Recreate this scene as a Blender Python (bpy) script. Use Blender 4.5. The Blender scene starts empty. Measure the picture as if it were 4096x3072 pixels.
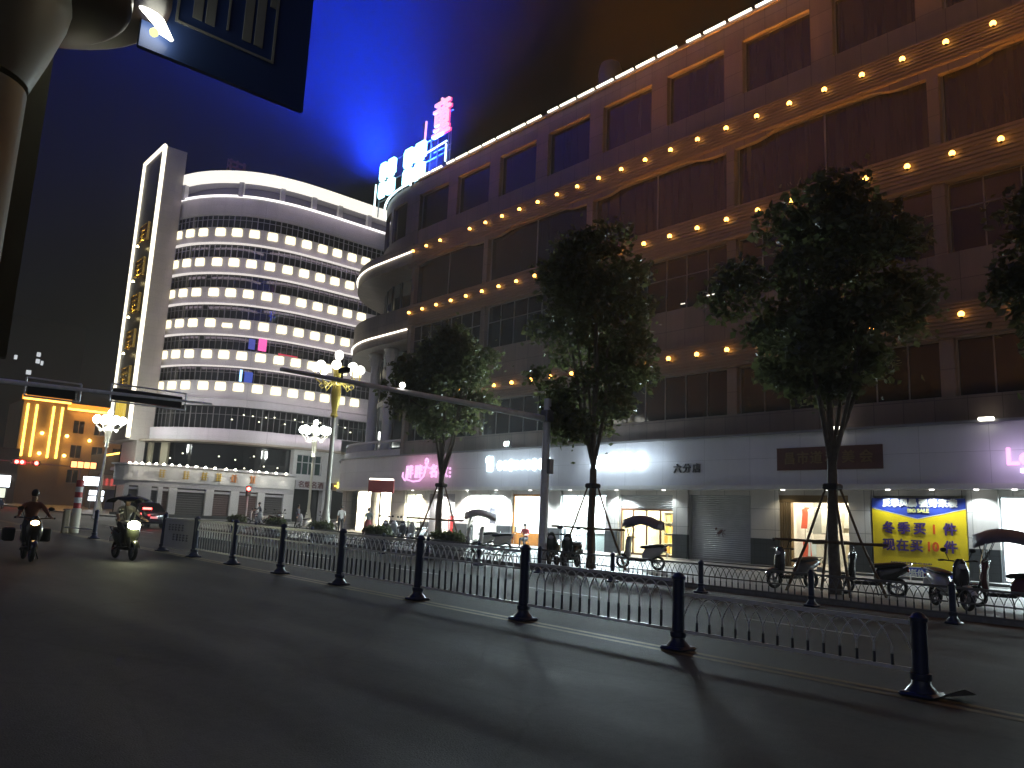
import bpy, math, random
from mathutils import Vector, Matrix, noise as mnoise
sc = bpy.context.scene
R = math.radians
# ------------------------------------------------------------------ camera, sky, exposure
cam = bpy.data.cameras.new('camera'); cam_o = bpy.data.objects.new('camera', cam)
sc.collection.objects.link(cam_o); sc.camera = cam_o
cam.sensor_width = 36.0; cam.lens = 36.0*3150/4096; cam.clip_start = 0.05; cam.clip_end = 2000
def cam_matrix(yaw, pitch, roll, loc):
    f = Vector((math.sin(yaw)*math.cos(pitch), math.cos(yaw)*math.cos(pitch), math.sin(pitch)))
    r0 = Vector((math.cos(yaw), -math.sin(yaw), 0)); u0 = r0.cross(f)
    u = math.cos(roll)*u0 - math.sin(roll)*r0; r = math.cos(roll)*r0 + math.sin(roll)*u0
    m = Matrix((( r.x, u.x, -f.x), (r.y, u.y, -f.y), (r.z, u.z, -f.z))).to_4x4()
    m.translation = loc
    return m
cam_o.matrix_world = cam_matrix(R(41.4), R(10.0), R(2.57), Vector((0, 0, 1.6)))
world = bpy.data.worlds.new('World'); sc.world = world; world.use_nodes = True
wn = world.node_tree; bg = wn.nodes['Background']
sky = wn.nodes.new('ShaderNodeTexSky'); sky.sky_type = 'NISHITA'; sky.sun_disc = False
sky.sun_elevation = R(-5.0); sky.sun_rotation = R(200); sky.air_density = 1.0; sky.dust_density = 2.0
wn.links.new(sky.outputs[0], bg.inputs[0]); bg.inputs[1].default_value = 0.012
sun = bpy.data.lights.new('street_fill', 'SUN'); sun.energy = 0.15; sun.angle = R(60); sun.color = (.93, .95, 1)  # soft fill sun added for the general street light
sun_o = bpy.data.objects.new('street_fill', sun); sc.collection.objects.link(sun_o)
sun_o.rotation_euler = (R(62), 0, R(-62))
sc.view_settings.view_transform = 'Standard'; sc.view_settings.look = 'None'
sc.view_settings.gamma = 1.0; sc.view_settings.exposure = 0.0
cy = sc.cycles
cy.use_denoising = True; cy.max_bounces = 6; cy.diffuse_bounces = 2; cy.glossy_bounces = 2
cy.transparent_max_bounces = 12; cy.volume_bounces = 0; cy.transmission_bounces = 2
cy.sample_clamp_indirect = 4.0; cy.caustics_reflective = False; cy.caustics_refractive = False
try:
    cy.denoiser = 'OPENIMAGEDENOISE'
except Exception:
    pass
C = sc.collection
def g(y, x=0):            # the street climbs gently away from the camera
    return 0.008*(y-4)
# ------------------------------------------------------------------ materials
MATS = {}
def mat(name, col, rough=.6, metal=0., emit=None, es=0., var=0., vscale=3., bump=0., bscale=30., spec=.5, swz=False, coat=0.):
    if name in MATS: return MATS[name]
    m = bpy.data.materials.new(name); m.use_nodes = True; n = m.node_tree; b = n.nodes['Principled BSDF']
    b.inputs['Base Color'].default_value = (*col, 1); b.inputs['Roughness'].default_value = rough
    b.inputs['Metallic'].default_value = metal; b.inputs['Specular IOR Level'].default_value = spec
    b.inputs['Coat Weight'].default_value = coat
    if emit:
        b.inputs['Emission Color'].default_value = (*emit, 1); b.inputs['Emission Strength'].default_value = es
    if var > 0 or bump > 0:
        tc = n.nodes.new('ShaderNodeTexCoord')
    if var > 0:
        nz = n.nodes.new('ShaderNodeTexNoise'); nz.inputs['Scale'].default_value = vscale; nz.inputs['Detail'].default_value = 5
        nz.inputs['Roughness'].default_value = .65
        n.links.new(tc.outputs['Object'], nz.inputs['Vector'])
        rp = n.nodes.new('ShaderNodeValToRGB')
        rp.color_ramp.elements[0].position = .3; rp.color_ramp.elements[1].position = .7
        rp.color_ramp.elements[0].color = (*[c*(1-var) for c in col], 1); rp.color_ramp.elements[1].color = (*[min(1, c*(1+var)) for c in col], 1)
        n.links.new(nz.outputs['Fac'], rp.inputs[0]); n.links.new(rp.outputs[0], b.inputs['Base Color'])
    if bump > 0:
        n2 = n.nodes.new('ShaderNodeTexNoise'); n2.inputs['Scale'].default_value = bscale; n2.inputs['Detail'].default_value = 4
        n.links.new(tc.outputs['Object'], n2.inputs['Vector'])
        bp = n.nodes.new('ShaderNodeBump'); bp.inputs['Strength'].default_value = bump; bp.inputs['Distance'].default_value = .02
        n.links.new(n2.outputs['Fac'], bp.inputs['Height']); n.links.new(bp.outputs[0], b.inputs['Normal'])
    MATS[name] = m
    return m
def glow(name, col, s):
    m = mat(name, (0.02, 0.02, 0.02), .5, emit=col, es=s)
    return m
def tile_mat(name, col, w, h, mortar=.012, axis='yz', rough=.45, var=.12, dark=.45):
    m = mat(name, col, rough); n = m.node_tree; b = n.nodes['Principled BSDF']
    tc = n.nodes.new('ShaderNodeTexCoord'); sp = n.nodes.new('ShaderNodeSeparateXYZ'); cb = n.nodes.new('ShaderNodeCombineXYZ')
    n.links.new(tc.outputs['Object'], sp.inputs[0])
    n.links.new(sp.outputs['XYZ'.index(axis[0].upper())], cb.inputs[0]); n.links.new(sp.outputs['XYZ'.index(axis[1].upper())], cb.inputs[1])
    br = n.nodes.new('ShaderNodeTexBrick'); br.offset = 0.0
    br.inputs['Scale'].default_value = 1; br.inputs['Mortar Size'].default_value = mortar
    br.inputs['Brick Width'].default_value = w; br.inputs['Row Height'].default_value = h
    br.inputs['Color1'].default_value = (*[c*(1-var*.5) for c in col], 1); br.inputs['Color2'].default_value = (*[min(1, c*(1+var*.5)) for c in col], 1)
    br.inputs['Mortar'].default_value = (*[c*dark for c in col], 1)
    n.links.new(cb.outputs[0], br.inputs['Vector'])
    nz = n.nodes.new('ShaderNodeTexNoise'); nz.inputs['Scale'].default_value = .35; nz.inputs['Detail'].default_value = 7; nz.inputs['Roughness'].default_value = .7
    mp = n.nodes.new('ShaderNodeMapping'); mp.inputs['Scale'].default_value = (2.6, 2.6, .35)     # rain streaks run down the wall
    n.links.new(tc.outputs['Object'], mp.inputs[0]); n.links.new(mp.outputs[0], nz.inputs['Vector'])
    mr = n.nodes.new('ShaderNodeMapRange'); mr.inputs[1].default_value = .3; mr.inputs[2].default_value = .7; mr.inputs[3].default_value = 1-var; mr.inputs[4].default_value = 1+var*.5
    n.links.new(nz.outputs['Fac'], mr.inputs[0])
    mx = n.nodes.new('ShaderNodeVectorMath'); mx.operation = 'SCALE'
    n.links.new(br.outputs['Color'], mx.inputs[0]); n.links.new(mr.outputs[0], mx.inputs['Scale'])
    n.links.new(mx.outputs[0], b.inputs['Base Color'])
    return m
def glass_mat(name, tint=(.9, .95, .95), refl=.12, rough=.03):
    if name in MATS: return MATS[name]
    m = bpy.data.materials.new(name); m.use_nodes = True; n = m.node_tree
    n.nodes.remove(n.nodes['Principled BSDF']); out = n.nodes['Material Output']
    t = n.nodes.new('ShaderNodeBsdfTransparent'); t.inputs[0].default_value = (*tint, 1)
    gl = n.nodes.new('ShaderNodeBsdfGlossy'); gl.inputs['Roughness'].default_value = rough
    fr = n.nodes.new('ShaderNodeLayerWeight'); fr.inputs[0].default_value = .5
    pw = n.nodes.new('ShaderNodeMath'); pw.operation = 'POWER'; pw.inputs[1].default_value = 5
    n.links.new(fr.outputs['Facing'], pw.inputs[0])
    ad = n.nodes.new('ShaderNodeMath'); ad.operation = 'MULTIPLY_ADD'; ad.inputs[1].default_value = .8; ad.inputs[2].default_value = refl*.35
    n.links.new(pw.outputs[0], ad.inputs[0])
    mx = n.nodes.new('ShaderNodeMixShader'); n.links.new(ad.outputs[0], mx.inputs[0])
    n.links.new(t.outputs[0], mx.inputs[1]); n.links.new(gl.outputs[0], mx.inputs[2]); n.links.new(mx.outputs[0], out.inputs[0])
    MATS[name] = m
    return m
def leaf_mat(name, col, tr):
    if name in MATS: return MATS[name]
    m = mat(name, col, .5, spec=.4, var=.35, vscale=1.4); n = m.node_tree; b = n.nodes['Principled BSDF']
    t = n.nodes.new('ShaderNodeBsdfTranslucent'); t.inputs[0].default_value = (*tr, 1)
    mx = n.nodes.new('ShaderNodeMixShader'); mx.inputs[0].default_value = .45
    n.links.new(b.outputs[0], mx.inputs[1]); n.links.new(t.outputs[0], mx.inputs[2]); n.links.new(mx.outputs[0], n.nodes['Material Output'].inputs['Surface'])
    return m
# ------------------------------------------------------------------ mesh building
class MB:
    def __init__(s): s.v = []; s.f = []; s.m = []
    def add(s, vs, fs, m=0):
        o = len(s.v); s.v += [tuple(v) for v in vs]; s.f += [tuple(i+o for i in f) for f in fs]; s.m += [m]*len(fs); return s
    def box(s, x0, x1, y0, y1, z0, z1, m=0):
        return s.add([(x0,y0,z0),(x1,y0,z0),(x1,y1,z0),(x0,y1,z0),(x0,y0,z1),(x1,y0,z1),(x1,y1,z1),(x0,y1,z1)],
              [(0,3,2,1),(4,5,6,7),(0,1,5,4),(1,2,6,5),(2,3,7,6),(3,0,4,7)], m)
    def obox(s, c, size, rz=0, m=0, rx=0, ry=0):
        M = Matrix.Translation(c) @ Matrix.Rotation(rz,4,'Z') @ Matrix.Rotation(ry,4,'Y') @ Matrix.Rotation(rx,4,'X')
        a, b, d = [k/2 for k in size]
        vs = [M @ Vector(p) for p in [(-a,-b,-d),(a,-b,-d),(a,b,-d),(-a,b,-d),(-a,-b,d),(a,-b,d),(a,b,d),(-a,b,d)]]
        return s.add(vs, [(0,3,2,1),(4,5,6,7),(0,1,5,4),(1,2,6,5),(2,3,7,6),(3,0,4,7)], m)
    def rbox(s, c, size, r=.03, rz=0, m=0, ry=0):      # box with rounded upright edges and bevelled rims
        a, b, d = [k/2 for k in size]; r = min(r, a*.95, b*.95); k = min(r*.5, d*.9)
        M = Matrix.Translation(c) @ Matrix.Rotation(rz,4,'Z') @ Matrix.Rotation(ry,4,'Y')
        def ring(z, ins):
            out = []
            for sx, sy, a0 in ((1,1,0),(-1,1,90),(-1,-1,180),(1,-1,270)):
                for t in (0, 45, 90):
                    an = R(a0+t); out.append(M @ Vector((sx*(a-r)+math.cos(an)*(r-ins), sy*(b-r)+math.sin(an)*(r-ins), z)))
            return out
        return s.loft([ring(-d, k), ring(-d+k, 0), ring(d-k, 0), ring(d, k)], m)
    def loft(s, rings, m=0, cap=True, close=True):
        n = len(rings[0]); vs = [p for r in rings for p in r]; fs = []
        for i in range(len(rings)-1):
            for j in range(n if close else n-1):
                k = (j+1) % n
                fs.append((i*n+j, i*n+k, (i+1)*n+k, (i+1)*n+j))
        if cap and close:
            fs.append(tuple(range(n-1,-1,-1))); fs.append(tuple((len(rings)-1)*n+j for j in range(n)))
        return s.add(vs, fs, m)
    def tube(s, path, rad, n=8, m=0, cap=True):
        path = [Vector(p) for p in path]; rings = []
        if not isinstance(rad, (list, tuple)): rad = [rad]*len(path)
        prev = None
        for i, p in enumerate(path):
            t = (path[min(i+1, len(path)-1)]-path[max(i-1, 0)]).normalized()
            if prev is None:
                a = t.orthogonal().normalized()
            else:
                a = (prev - t*prev.dot(t))
                a = a.normalized() if a.length > 1e-6 else t.orthogonal().normalized()
            prev = a; b = t.cross(a)
            rings.append([p+(a*math.cos(2*math.pi*j/n)+b*math.sin(2*math.pi*j/n))*rad[i] for j in range(n)])
        return s.loft(rings, m, cap)
    def lathe(s, prof, c=(0,0,0), n=16, m=0, sq=None):
        rings = [[(c[0]+r*math.cos(2*math.pi*(j+.5)/n), c[1]+r*math.sin(2*math.pi*(j+.5)/n), c[2]+z) for j in range(n)] for r, z in prof]
        return s.loft(rings, m)
    def ball(s, c, r, n=12, k=8, m=0, M=None):
        if not isinstance(r, (list, tuple)): r = (r, r, r)
        rings = []
        for i in range(k+1):
            a = -math.pi/2 + math.pi*i/k; q = max(math.cos(a), .02)
            rr = []
            for j in range(n):
                p = Vector((r[0]*q*math.cos(2*math.pi*j/n), r[1]*q*math.sin(2*math.pi*j/n), r[2]*math.sin(a)))
                if M: p = M @ p
                rr.append(p+Vector(c))
            rings.append(rr)
        return s.loft(rings, m)
    def prism(s, poly, fn, d0, d1, m=0):               # poly of (u,v); fn(u,v,d) gives a point
        n = len(poly); vs = [fn(u,v,d0) for u,v in poly]+[fn(u,v,d1) for u,v in poly]
        fs = [tuple(range(n-1,-1,-1)), tuple(range(n,2*n))]+[(i,(i+1)%n,n+(i+1)%n,n+i) for i in range(n)]
        return s.add(vs, fs, m)
    def quad(s, a, b, c, d, m=0): return s.add([a,b,c,d], [(0,1,2,3)], m)
    def build(s, name, mats, parent=None, smooth=False, loc=None, fix=True):
        me = bpy.data.meshes.new(name); me.from_pydata(s.v, [], s.f); 
        if not isinstance(mats, (list, tuple)): mats = [mats]
        for k in mats: me.materials.append(k)
        me.polygons.foreach_set('material_index', s.m)
        if fix:
            import bmesh
            bm = bmesh.new(); bm.from_mesh(me); bmesh.ops.recalc_face_normals(bm, faces=bm.faces); bm.to_mesh(me); bm.free()
        if smooth:
            me.polygons.foreach_set('use_smooth', [True]*len(me.polygons))
            try: me.set_sharp_from_angle(angle=R(40))
            except Exception: pass
        me.update()
        o = bpy.data.objects.new(name, me); C.objects.link(o)
        if parent: o.parent = parent
        if loc: o.location = loc
        return o
def tag(o, label=None, cat=None, group=None, kind=None):
    if label: o['label'] = label
    if cat: o['category'] = cat
    if group: o['group'] = group
    if kind: o['kind'] = kind
    return o
def thing(name, label, cat, loc=(0,0,0), rz=0, group=None):
    o = bpy.data.objects.new(name, None); C.objects.link(o); o.location = loc; o.rotation_euler = (0,0,rz)
    o.empty_display_size = .2
    return tag(o, label, cat, group)
KIDS = {}
def kids(o): return [c for c in bpy.data.objects if c.parent == o]
def dup(root, loc, rz=0, label=None, group=None):
    r = root.copy(); C.objects.link(r); r.location = loc; r.rotation_euler = (0,0,rz)
    if label: r['label'] = label
    if group: r['group'] = group
    for ch in kids(root):
        c = ch.copy(); C.objects.link(c); c.parent = r
        for gch in kids(ch):
            d = gch.copy(); C.objects.link(d); d.parent = c
    return r
def text_mesh(s, size=1., ext=.03, bold=.0, align='CENTER'):
    cu = bpy.data.curves.new('lettering', 'FONT'); cu.body = s; cu.size = size; cu.extrude = ext; cu.offset = bold
    cu.align_x = align; cu.align_y = 'CENTER'; cu.resolution_u = 3
    o = bpy.data.objects.new('lettering', cu); C.objects.link(o)
    dg = bpy.context.evaluated_depsgraph_get()
    me = bpy.data.meshes.new_from_object(o.evaluated_get(dg))
    bpy.data.objects.remove(o); bpy.data.curves.remove(cu)
    return me
def text(s, material, parent, loc, size, rz=-math.pi/2, ext=.03, bold=0., name='lettering', sx=1., align='CENTER', slant=0.):
    # upright lettering; rz = -90 degrees reads from the street side of the facade (looking towards +X)
    me = text_mesh(s, size, ext, 0., align)
    if bold > 0:                                   # heavier strokes: the same outline set side by side, each a hair deeper
        import bmesh
        bm = bmesh.new(); k = bold*.75
        for q, (dx, dy) in enumerate(((0,0),(k,0),(-k,0),(0,k),(0,-k),(k*.7,k*.7),(-k*.7,-k*.7),(k*.7,-k*.7),(-k*.7,k*.7))):
            m2 = me.copy(); m2.transform(Matrix.Translation((dx, dy, -.0012*q))); bm.from_mesh(m2); bpy.data.meshes.remove(m2)
        bm.to_mesh(me); bm.free()
    M = Matrix.Rotation(math.pi/2, 4, 'X') @ Matrix.Diagonal((sx, 1, 1, 1))
    me.transform(M); me.materials.clear(); me.materials.append(material)
    o = bpy.data.objects.new(name, me); C.objects.link(o); o.parent = parent; o.location = loc; o.rotation_euler = (0,0,rz)
    return o
def lamp(name, kind, loc, power, col, parent=None, size=.3, rot=None, size_y=None, spread=None):
    l = bpy.data.lights.new(name, kind); l.energy = power; l.color = col
    if kind == 'POINT': l.shadow_soft_size = size
    if kind == 'AREA':
        l.shape = 'RECTANGLE'; l.size = size; l.size_y = size_y or size
        if spread: l.spread = spread
    o = bpy.data.objects.new(name, l); C.objects.link(o); o.location = loc
    if rot: o.rotation_euler = rot
    if parent: o.parent = parent
    return o
# ------------------------------------------------------------------ shared materials
m_wall = tile_mat('wall tile', (.165, .125, .105), 1.15, 1.15, .014, dark=.4, var=.25)
m_wall2 = tile_mat('light tile', (.62, .60, .56), 1.3, .9, .012, dark=.45)
m_rib = mat('ribbed cladding', (.15, .11, .09), .5, var=.12, vscale=1.5)
m_plinth = tile_mat('plinth tile', (.05, .055, .06), .3, .3, .01, dark=.5, rough=.3)
m_dglass = mat('dark window glass', (.012, .012, .014), .06, spec=.6)
m_frame = mat('window frame', (.22, .21, .21), .4, .3)
m_white = mat('white paint', (.78, .77, .74), .5, var=.05)
m_wplaster = mat('white render', (.70, .68, .68), .6, var=.07, vscale=1.2, bump=.1)
m_fascia = tile_mat('fascia panel', (.70, .70, .74), 2.4, 1.22, .01, dark=.7, rough=.4, var=.08)
m_lip = mat('metal lip', (.74, .74, .72), .4, 0, var=.06)
m_shut = mat('shutter metal', (.42, .42, .42), .45, .5, var=.12, vscale=2)
m_black = mat('black plastic', (.015, .015, .017), .4)
m_navy = mat('navy paint', (.018, .028, .075), .35, var=.3, vscale=6, spec=.5)
m_base = mat('black rubber base', (.02, .02, .022), .7, var=.3)
m_steel = mat('galvanised steel', (.78, .79, .82), .4, .15, var=.12, vscale=6)
m_grey = mat('grey metal', (.25, .25, .26), .45, .4, var=.1)
m_redp = mat('red paint', (.45, .03, .03), .45, var=.15)
m_gold = mat('gold lettering', (.55, .36, .06), .35, .7)
m_brown = mat('dark brown stone', (.055, .04, .03), .4, var=.2, vscale=1.)
m_wood = mat('brown timber', (.12, .07, .035), .7, var=.35, vscale=8, bump=.3)
m_orange = mat('orange wood frame', (.55, .22, .04), .45, var=.15)
m_glass = glass_mat('clear glass')
m_led = glow('warm white led', (1, .93, .78), 2.6)
m_ledc = glow('cool white led', (.75, .97, 1), 3)
m_amb = glow('amber bulb', (1, .46, .08), 9)
m_pink = glow('pink neon', (1, .50, .90), 1.5)
m_wsign = glow('white sign light', (.72, .93, 1), 5)
m_int = mat('shop interior paint', (.75, .74, .7), .6, var=.06)
m_floor = mat('shop floor tile', (.6, .58, .55), .25)
# ------------------------------------------------------------------ ground, road, pavements
def asphalt():
    m = mat('asphalt', (.034, .034, .036), .62, bump=.5, bscale=70, spec=.35); n = m.node_tree; b = n.nodes['Principled BSDF']
    tc = [k for k in n.nodes if k.type == 'TEX_COORD'][0]
    nz = n.nodes.new('ShaderNodeTexNoise'); nz.inputs['Scale'].default_value = .22; nz.inputs['Detail'].default_value = 9; nz.inputs['Roughness'].default_value = .7
    mp = n.nodes.new('ShaderNodeMapping'); mp.inputs['Scale'].default_value = (1.6, .35, 1)
    n.links.new(tc.outputs['Object'], mp.inputs[0]); n.links.new(mp.outputs[0], nz.inputs['Vector'])
    rp = n.nodes.new('ShaderNodeValToRGB'); e = rp.color_ramp.elements
    e[0].position = .32; e[0].color = (.020, .020, .021, 1); e[1].position = .7; e[1].color = (.042, .041, .041, 1)
    n.links.new(nz.outputs['Fac'], rp.inputs[0])
    fine = n.nodes.new('ShaderNodeTexNoise'); fine.inputs['Scale'].default_value = 55; fine.inputs['Detail'].default_value = 3
    n.links.new(tc.outputs['Object'], fine.inputs['Vector'])
    mr = n.nodes.new('ShaderNodeMapRange'); mr.inputs[1].default_value = .3; mr.inputs[2].default_value = .7; mr.inputs[3].default_value = .6; mr.inputs[4].default_value = 1.5
    mid = n.nodes.new('ShaderNodeTexNoise'); mid.inputs['Scale'].default_value = 9; mid.inputs['Detail'].default_value = 6; mid.inputs['Roughness'].default_value = .8
    n.links.new(tc.outputs['Object'], mid.inputs['Vector'])
    av = n.nodes.new('ShaderNodeMath'); av.operation = 'MULTIPLY_ADD'; av.inputs[1].default_value = .35
    hf = n.nodes.new('ShaderNodeMath'); hf.operation = 'MULTIPLY'; hf.inputs[1].default_value = .65; n.links.new(mid.outputs['Fac'], hf.inputs[0])
    n.links.new(fine.outputs['Fac'], av.inputs[0]); n.links.new(hf.outputs[0], av.inputs[2])
    # hairline cracks and filled seams
    vo = n.nodes.new('ShaderNodeTexVoronoi'); vo.feature = 'DISTANCE_TO_EDGE'; vo.inputs['Scale'].default_value = .32
    wr = n.nodes.new('ShaderNodeVectorMath'); wr.operation = 'MULTIPLY_ADD'; wr.inputs[1].default_value = (.9,.9,.9)
    n.links.new(nz.outputs['Color'], wr.inputs[0]); n.links.new(tc.outputs['Object'], wr.inputs[2]); n.links.new(wr.outputs[0], vo.inputs['Vector'])
    cr = n.nodes.new('ShaderNodeMapRange'); cr.inputs[1].default_value = .0; cr.inputs[2].default_value = .012; cr.inputs[3].default_value = .72; cr.inputs[4].default_value = 1.0
    n.links.new(vo.outputs['Distance'], cr.inputs[0])
    n.links.new(av.outputs[0], mr.inputs[0])
    mul = n.nodes.new('ShaderNodeMath'); mul.operation = 'MULTIPLY'; n.links.new(mr.outputs[0], mul.inputs[0]); n.links.new(cr.outputs[0], mul.inputs[1])
    sc_ = n.nodes.new('ShaderNodeVectorMath'); sc_.operation = 'SCALE'; n.links.new(rp.outputs[0], sc_.inputs[0]); n.links.new(mul.outputs[0], sc_.inputs['Scale'])
    n.links.new(sc_.outputs[0], b.inputs['Base Color'])
    m2 = n.nodes.new('ShaderNodeMapRange'); m2.inputs[1].default_value = .3; m2.inputs[2].default_value = .7; m2.inputs[3].default_value = .55; m2.inputs[4].default_value = .85
    n.links.new(nz.outputs['Fac'], m2.inputs[0]); n.links.new(m2.outputs[0], b.inputs['Roughness'])
    return m
m_road = asphalt()
m_pave = tile_mat('pavement tile', (.20, .195, .19), .6, .6, .012, axis='xy', rough=.5, var=.25, dark=.55)
m_kerb = mat('kerb granite', (.24, .235, .23), .6, var=.25, vscale=5)
m_yel = mat('worn yellow road paint', (.13, .095, .035), .6, var=.45, vscale=7)
m_wht = mat('worn white road paint', (.42, .42, .41), .6, var=.4, vscale=7)
GX0, GX1, GY0, GY1 = -125, 225, -50, 295
b = MB(); b.quad((GX0,GY0,g(GY0)),(GX1,GY0,g(GY0)),(GX1,GY1,g(GY1)),(GX0,GY1,g(GY1)))
tag(b.build('road', m_road), kind='structure')
def slab(pts, h, name, m, lo=-.3):
    b = MB(); n = len(pts)
    vs = [(x,y,g(y)+lo) for x,y in pts]+[(x,y,g(y)+h) for x,y in pts]
    b.add(vs, [tuple(range(n,2*n))]+[(i,(i+1)%n,n+(i+1)%n,n+i) for i in range(n)])
    return tag(b.build(name, m), kind='structure')
def rcorner(cx, cy, r, a0, a1, n=10): return [(cx+r*math.cos(R(a0+(a1-a0)*i/n)), cy+r*math.sin(R(a0+(a1-a0)*i/n))) for i in range(n+1)]
near_edge = [(18.4,-60)] + rcorner(27.4, 59, 9.0, 180, 90) + [(120,68),(120,-60)]
inner = [(18.62,-59.9)] + rcorner(27.4, 59, 8.78, 180, 90) + [(119.9,67.78),(119.9,-59.9)]
slab(near_edge, .13, 'kerb', m_kerb)
slab(inner, .135, 'pavement', m_pave)
far_edge = [(19.0,230),(19.0,80)] + rcorner(27, 80, 8, 180, 270) + [(120,72),(120,230)]
far_in = [(19.2,229.8),(19.2,80)] + rcorner(27, 80, 7.8, 180, 270) + [(119.8,72.2),(119.8,229.8)]
slab(far_edge, .13, 'kerb', m_kerb); slab(far_in, .135, 'pavement', m_pave)
def strip(name, x0, x1, y0, y1, m):
    b = MB(); k = .004
    b.quad((x0,y0,g(y0)+k),(x1,y0,g(y0)+k),(x1,y1,g(y1)+k),(x0,y1,g(y1)+k))
    return b
b = MB()
for x in (8.78, 9.02): b.quad((x,-40,g(-40)+.004),(x+.12,-40,g(-40)+.004),(x+.12,62,g(62)+.004),(x,62,g(62)+.004))
tag(b.build('road_marking', m_yel), kind='structure')
b = MB()
for x in (13.4,):
    for k in range(-6, 9):
        y = k*6.; b.quad((x,y,g(y)+.004),(x+.13,y,g(y)+.004),(x+.13,y+2.4,g(y+2.4)+.004),(x,y+2.4,g(y+2.4)+.004))
for y in (41.5,): b.quad((-6,y,g(y)+.004),(8.6,y,g(y)+.004),(8.6,y+.35,g(y+.35)+.004),(-6,y+.35,g(y+.35)+.004))
tag(b.build('road_marking', m_wht), kind='structure')
# ------------------------------------------------------------------ the long commercial building
XF = 31.6
bl = thing('commercial_building', 'long tiled commercial block with rows of amber lamps and lit shops at street level', 'building', (XF, 20, 0.2))
def Pt(o, parent):                                   # parent an object whose location is in world coordinates
    p = Vector(); q = parent
    o.parent = parent; o.matrix_parent_inverse = parent.matrix_basis.inverted() if parent.parent is None else (parent.parent.matrix_basis @ parent.matrix_parent_inverse @ parent.matrix_basis).inverted()
    return o
def P(mb, name, m, parent=None, smooth=False):
    return Pt(mb.build(name, m, None, smooth), parent or bl)
Y0, Y1 = -9.7, 47.6
TOPW = [(11.51+4.6*k, 15.05+4.6*k) for k in range(-5, 8)]          # top-storey windows
PIL = [10.97+9.35*k for k in range(-3, 5)]                          # full-height pilasters
w = MB()
def wallz(y0, y1, z0, z1, x0=XF, x1=XF+.5, m=0): w.box(x0, x1, y0, y1, z0, z1, m)
wallz(Y0, Y1, 25.78, 26.95)                                         # parapet band
prev = Y0
for a, c in TOPW:
    if a > prev: wallz(prev, a, 22.9, 25.78)
    prev = c
if prev < Y1: wallz(prev, Y1, 22.9, 25.78)
wallz(Y0, Y1, 21.8, 22.9)
wallz(Y0, Y1, 10.62, 12.6)
wallz(Y0, Y1, 6.0, 7.0)
w.box(XF+.5, XF+14, Y0, Y1, 26.3, 26.6)                             # roof slab
w.box(XF+13.8, XF+14, Y0, Y1, 0, 26.3)
w.box(XF+.5, XF+13.8, Y0-.2, Y0, 0, 26.3)
P(w, 'wall', m_wall)
b = MB(); b.box(XF-.12, XF+.3, Y0, Y1, 26.95, 27.1); b.box(XF+.9, XF+1.05, Y0, Y1, 26.6, 27.75); b.box(XF+.85, XF+1.1, Y0, Y1, 27.75, 27.85)
P(b, 'parapet_coping', m_rib)
for z0, z1, pr in ((20.45, 21.8, .16), (15.5, 17.1, .2), (9.25, 10.62, .2)):
    b = MB(); n = 9; h = (z1-z0)/n
    b.box(XF-pr+.05, XF+.5, Y0, Y1, z0, z1)
    for i in range(n): b.box(XF-pr, XF-pr+.06, Y0, Y1, z0+i*h+.03, z0+(i+1)*h-.03)
    P(b, 'lamp_band', m_rib)
for y in PIL:
    if y > Y1: continue
    for x_, hw, z0, z1 in ((.06,.22,17.1,20.45),(.02,.24,12.6,15.5),(.02,.26,7.0,9.25)):
        b = MB(); b.box(XF-x_, XF+.5, y-hw, y+hw, z0, z1); P(b, 'pilaster', m_wall)
    # scalloped window head dropping to the pilasters of the storey under the upper lamp band
    y2 = y+9.35
    if y2-.2 < Y1+1:
        a, c = y+.22, y2-.22; L = c-a
        def hd(t):
            s = min(t, 1-t)*L
            return 20.4 - (0.28 if s < .9 else (.28*(.5+.5*math.cos(math.pi*(s-.9)/1.7)) if s < 2.6 else 0))
        pts = [(a+L*i/40, hd(i/40)) for i in range(41)]
        b = MB(); b.prism([(a, 20.45)]+pts+[(c, 20.45)], lambda u,v,d: (XF+d,u,v), -.05, .2)
        P(b, 'window_head', m_wall)
def curtain_glass(name, base=(.014,.013,.014), streak=.03):
    m = mat(name, base, .08, spec=.55); n = m.node_tree; b_ = n.nodes['Principled BSDF']
    tc = n.nodes.new('ShaderNodeTexCoord'); mp = n.nodes.new('ShaderNodeMapping'); mp.inputs['Scale'].default_value = (0, 2.2, .08)
    nz = n.nodes.new('ShaderNodeTexNoise'); nz.inputs['Scale'].default_value = 2.2; nz.inputs['Detail'].default_value = 3
    n.links.new(tc.outputs['Object'], mp.inputs[0]); n.links.new(mp.outputs[0], nz.inputs['Vector'])
    rp = n.nodes.new('ShaderNodeValToRGB'); rp.color_ramp.elements[0].position = .45; rp.color_ramp.elements[1].position = .75
    rp.color_ramp.elements[0].color = (*base, 1); rp.color_ramp.elements[1].color = (streak, streak*.92, streak*.88, 1)
    n.links.new(nz.outputs['Fac'], rp.inputs[0]); n.links.new(rp.outputs[0], b_.inputs['Base Color'])
    return m
m_cglass = curtain_glass('curtained window glass')
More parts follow.
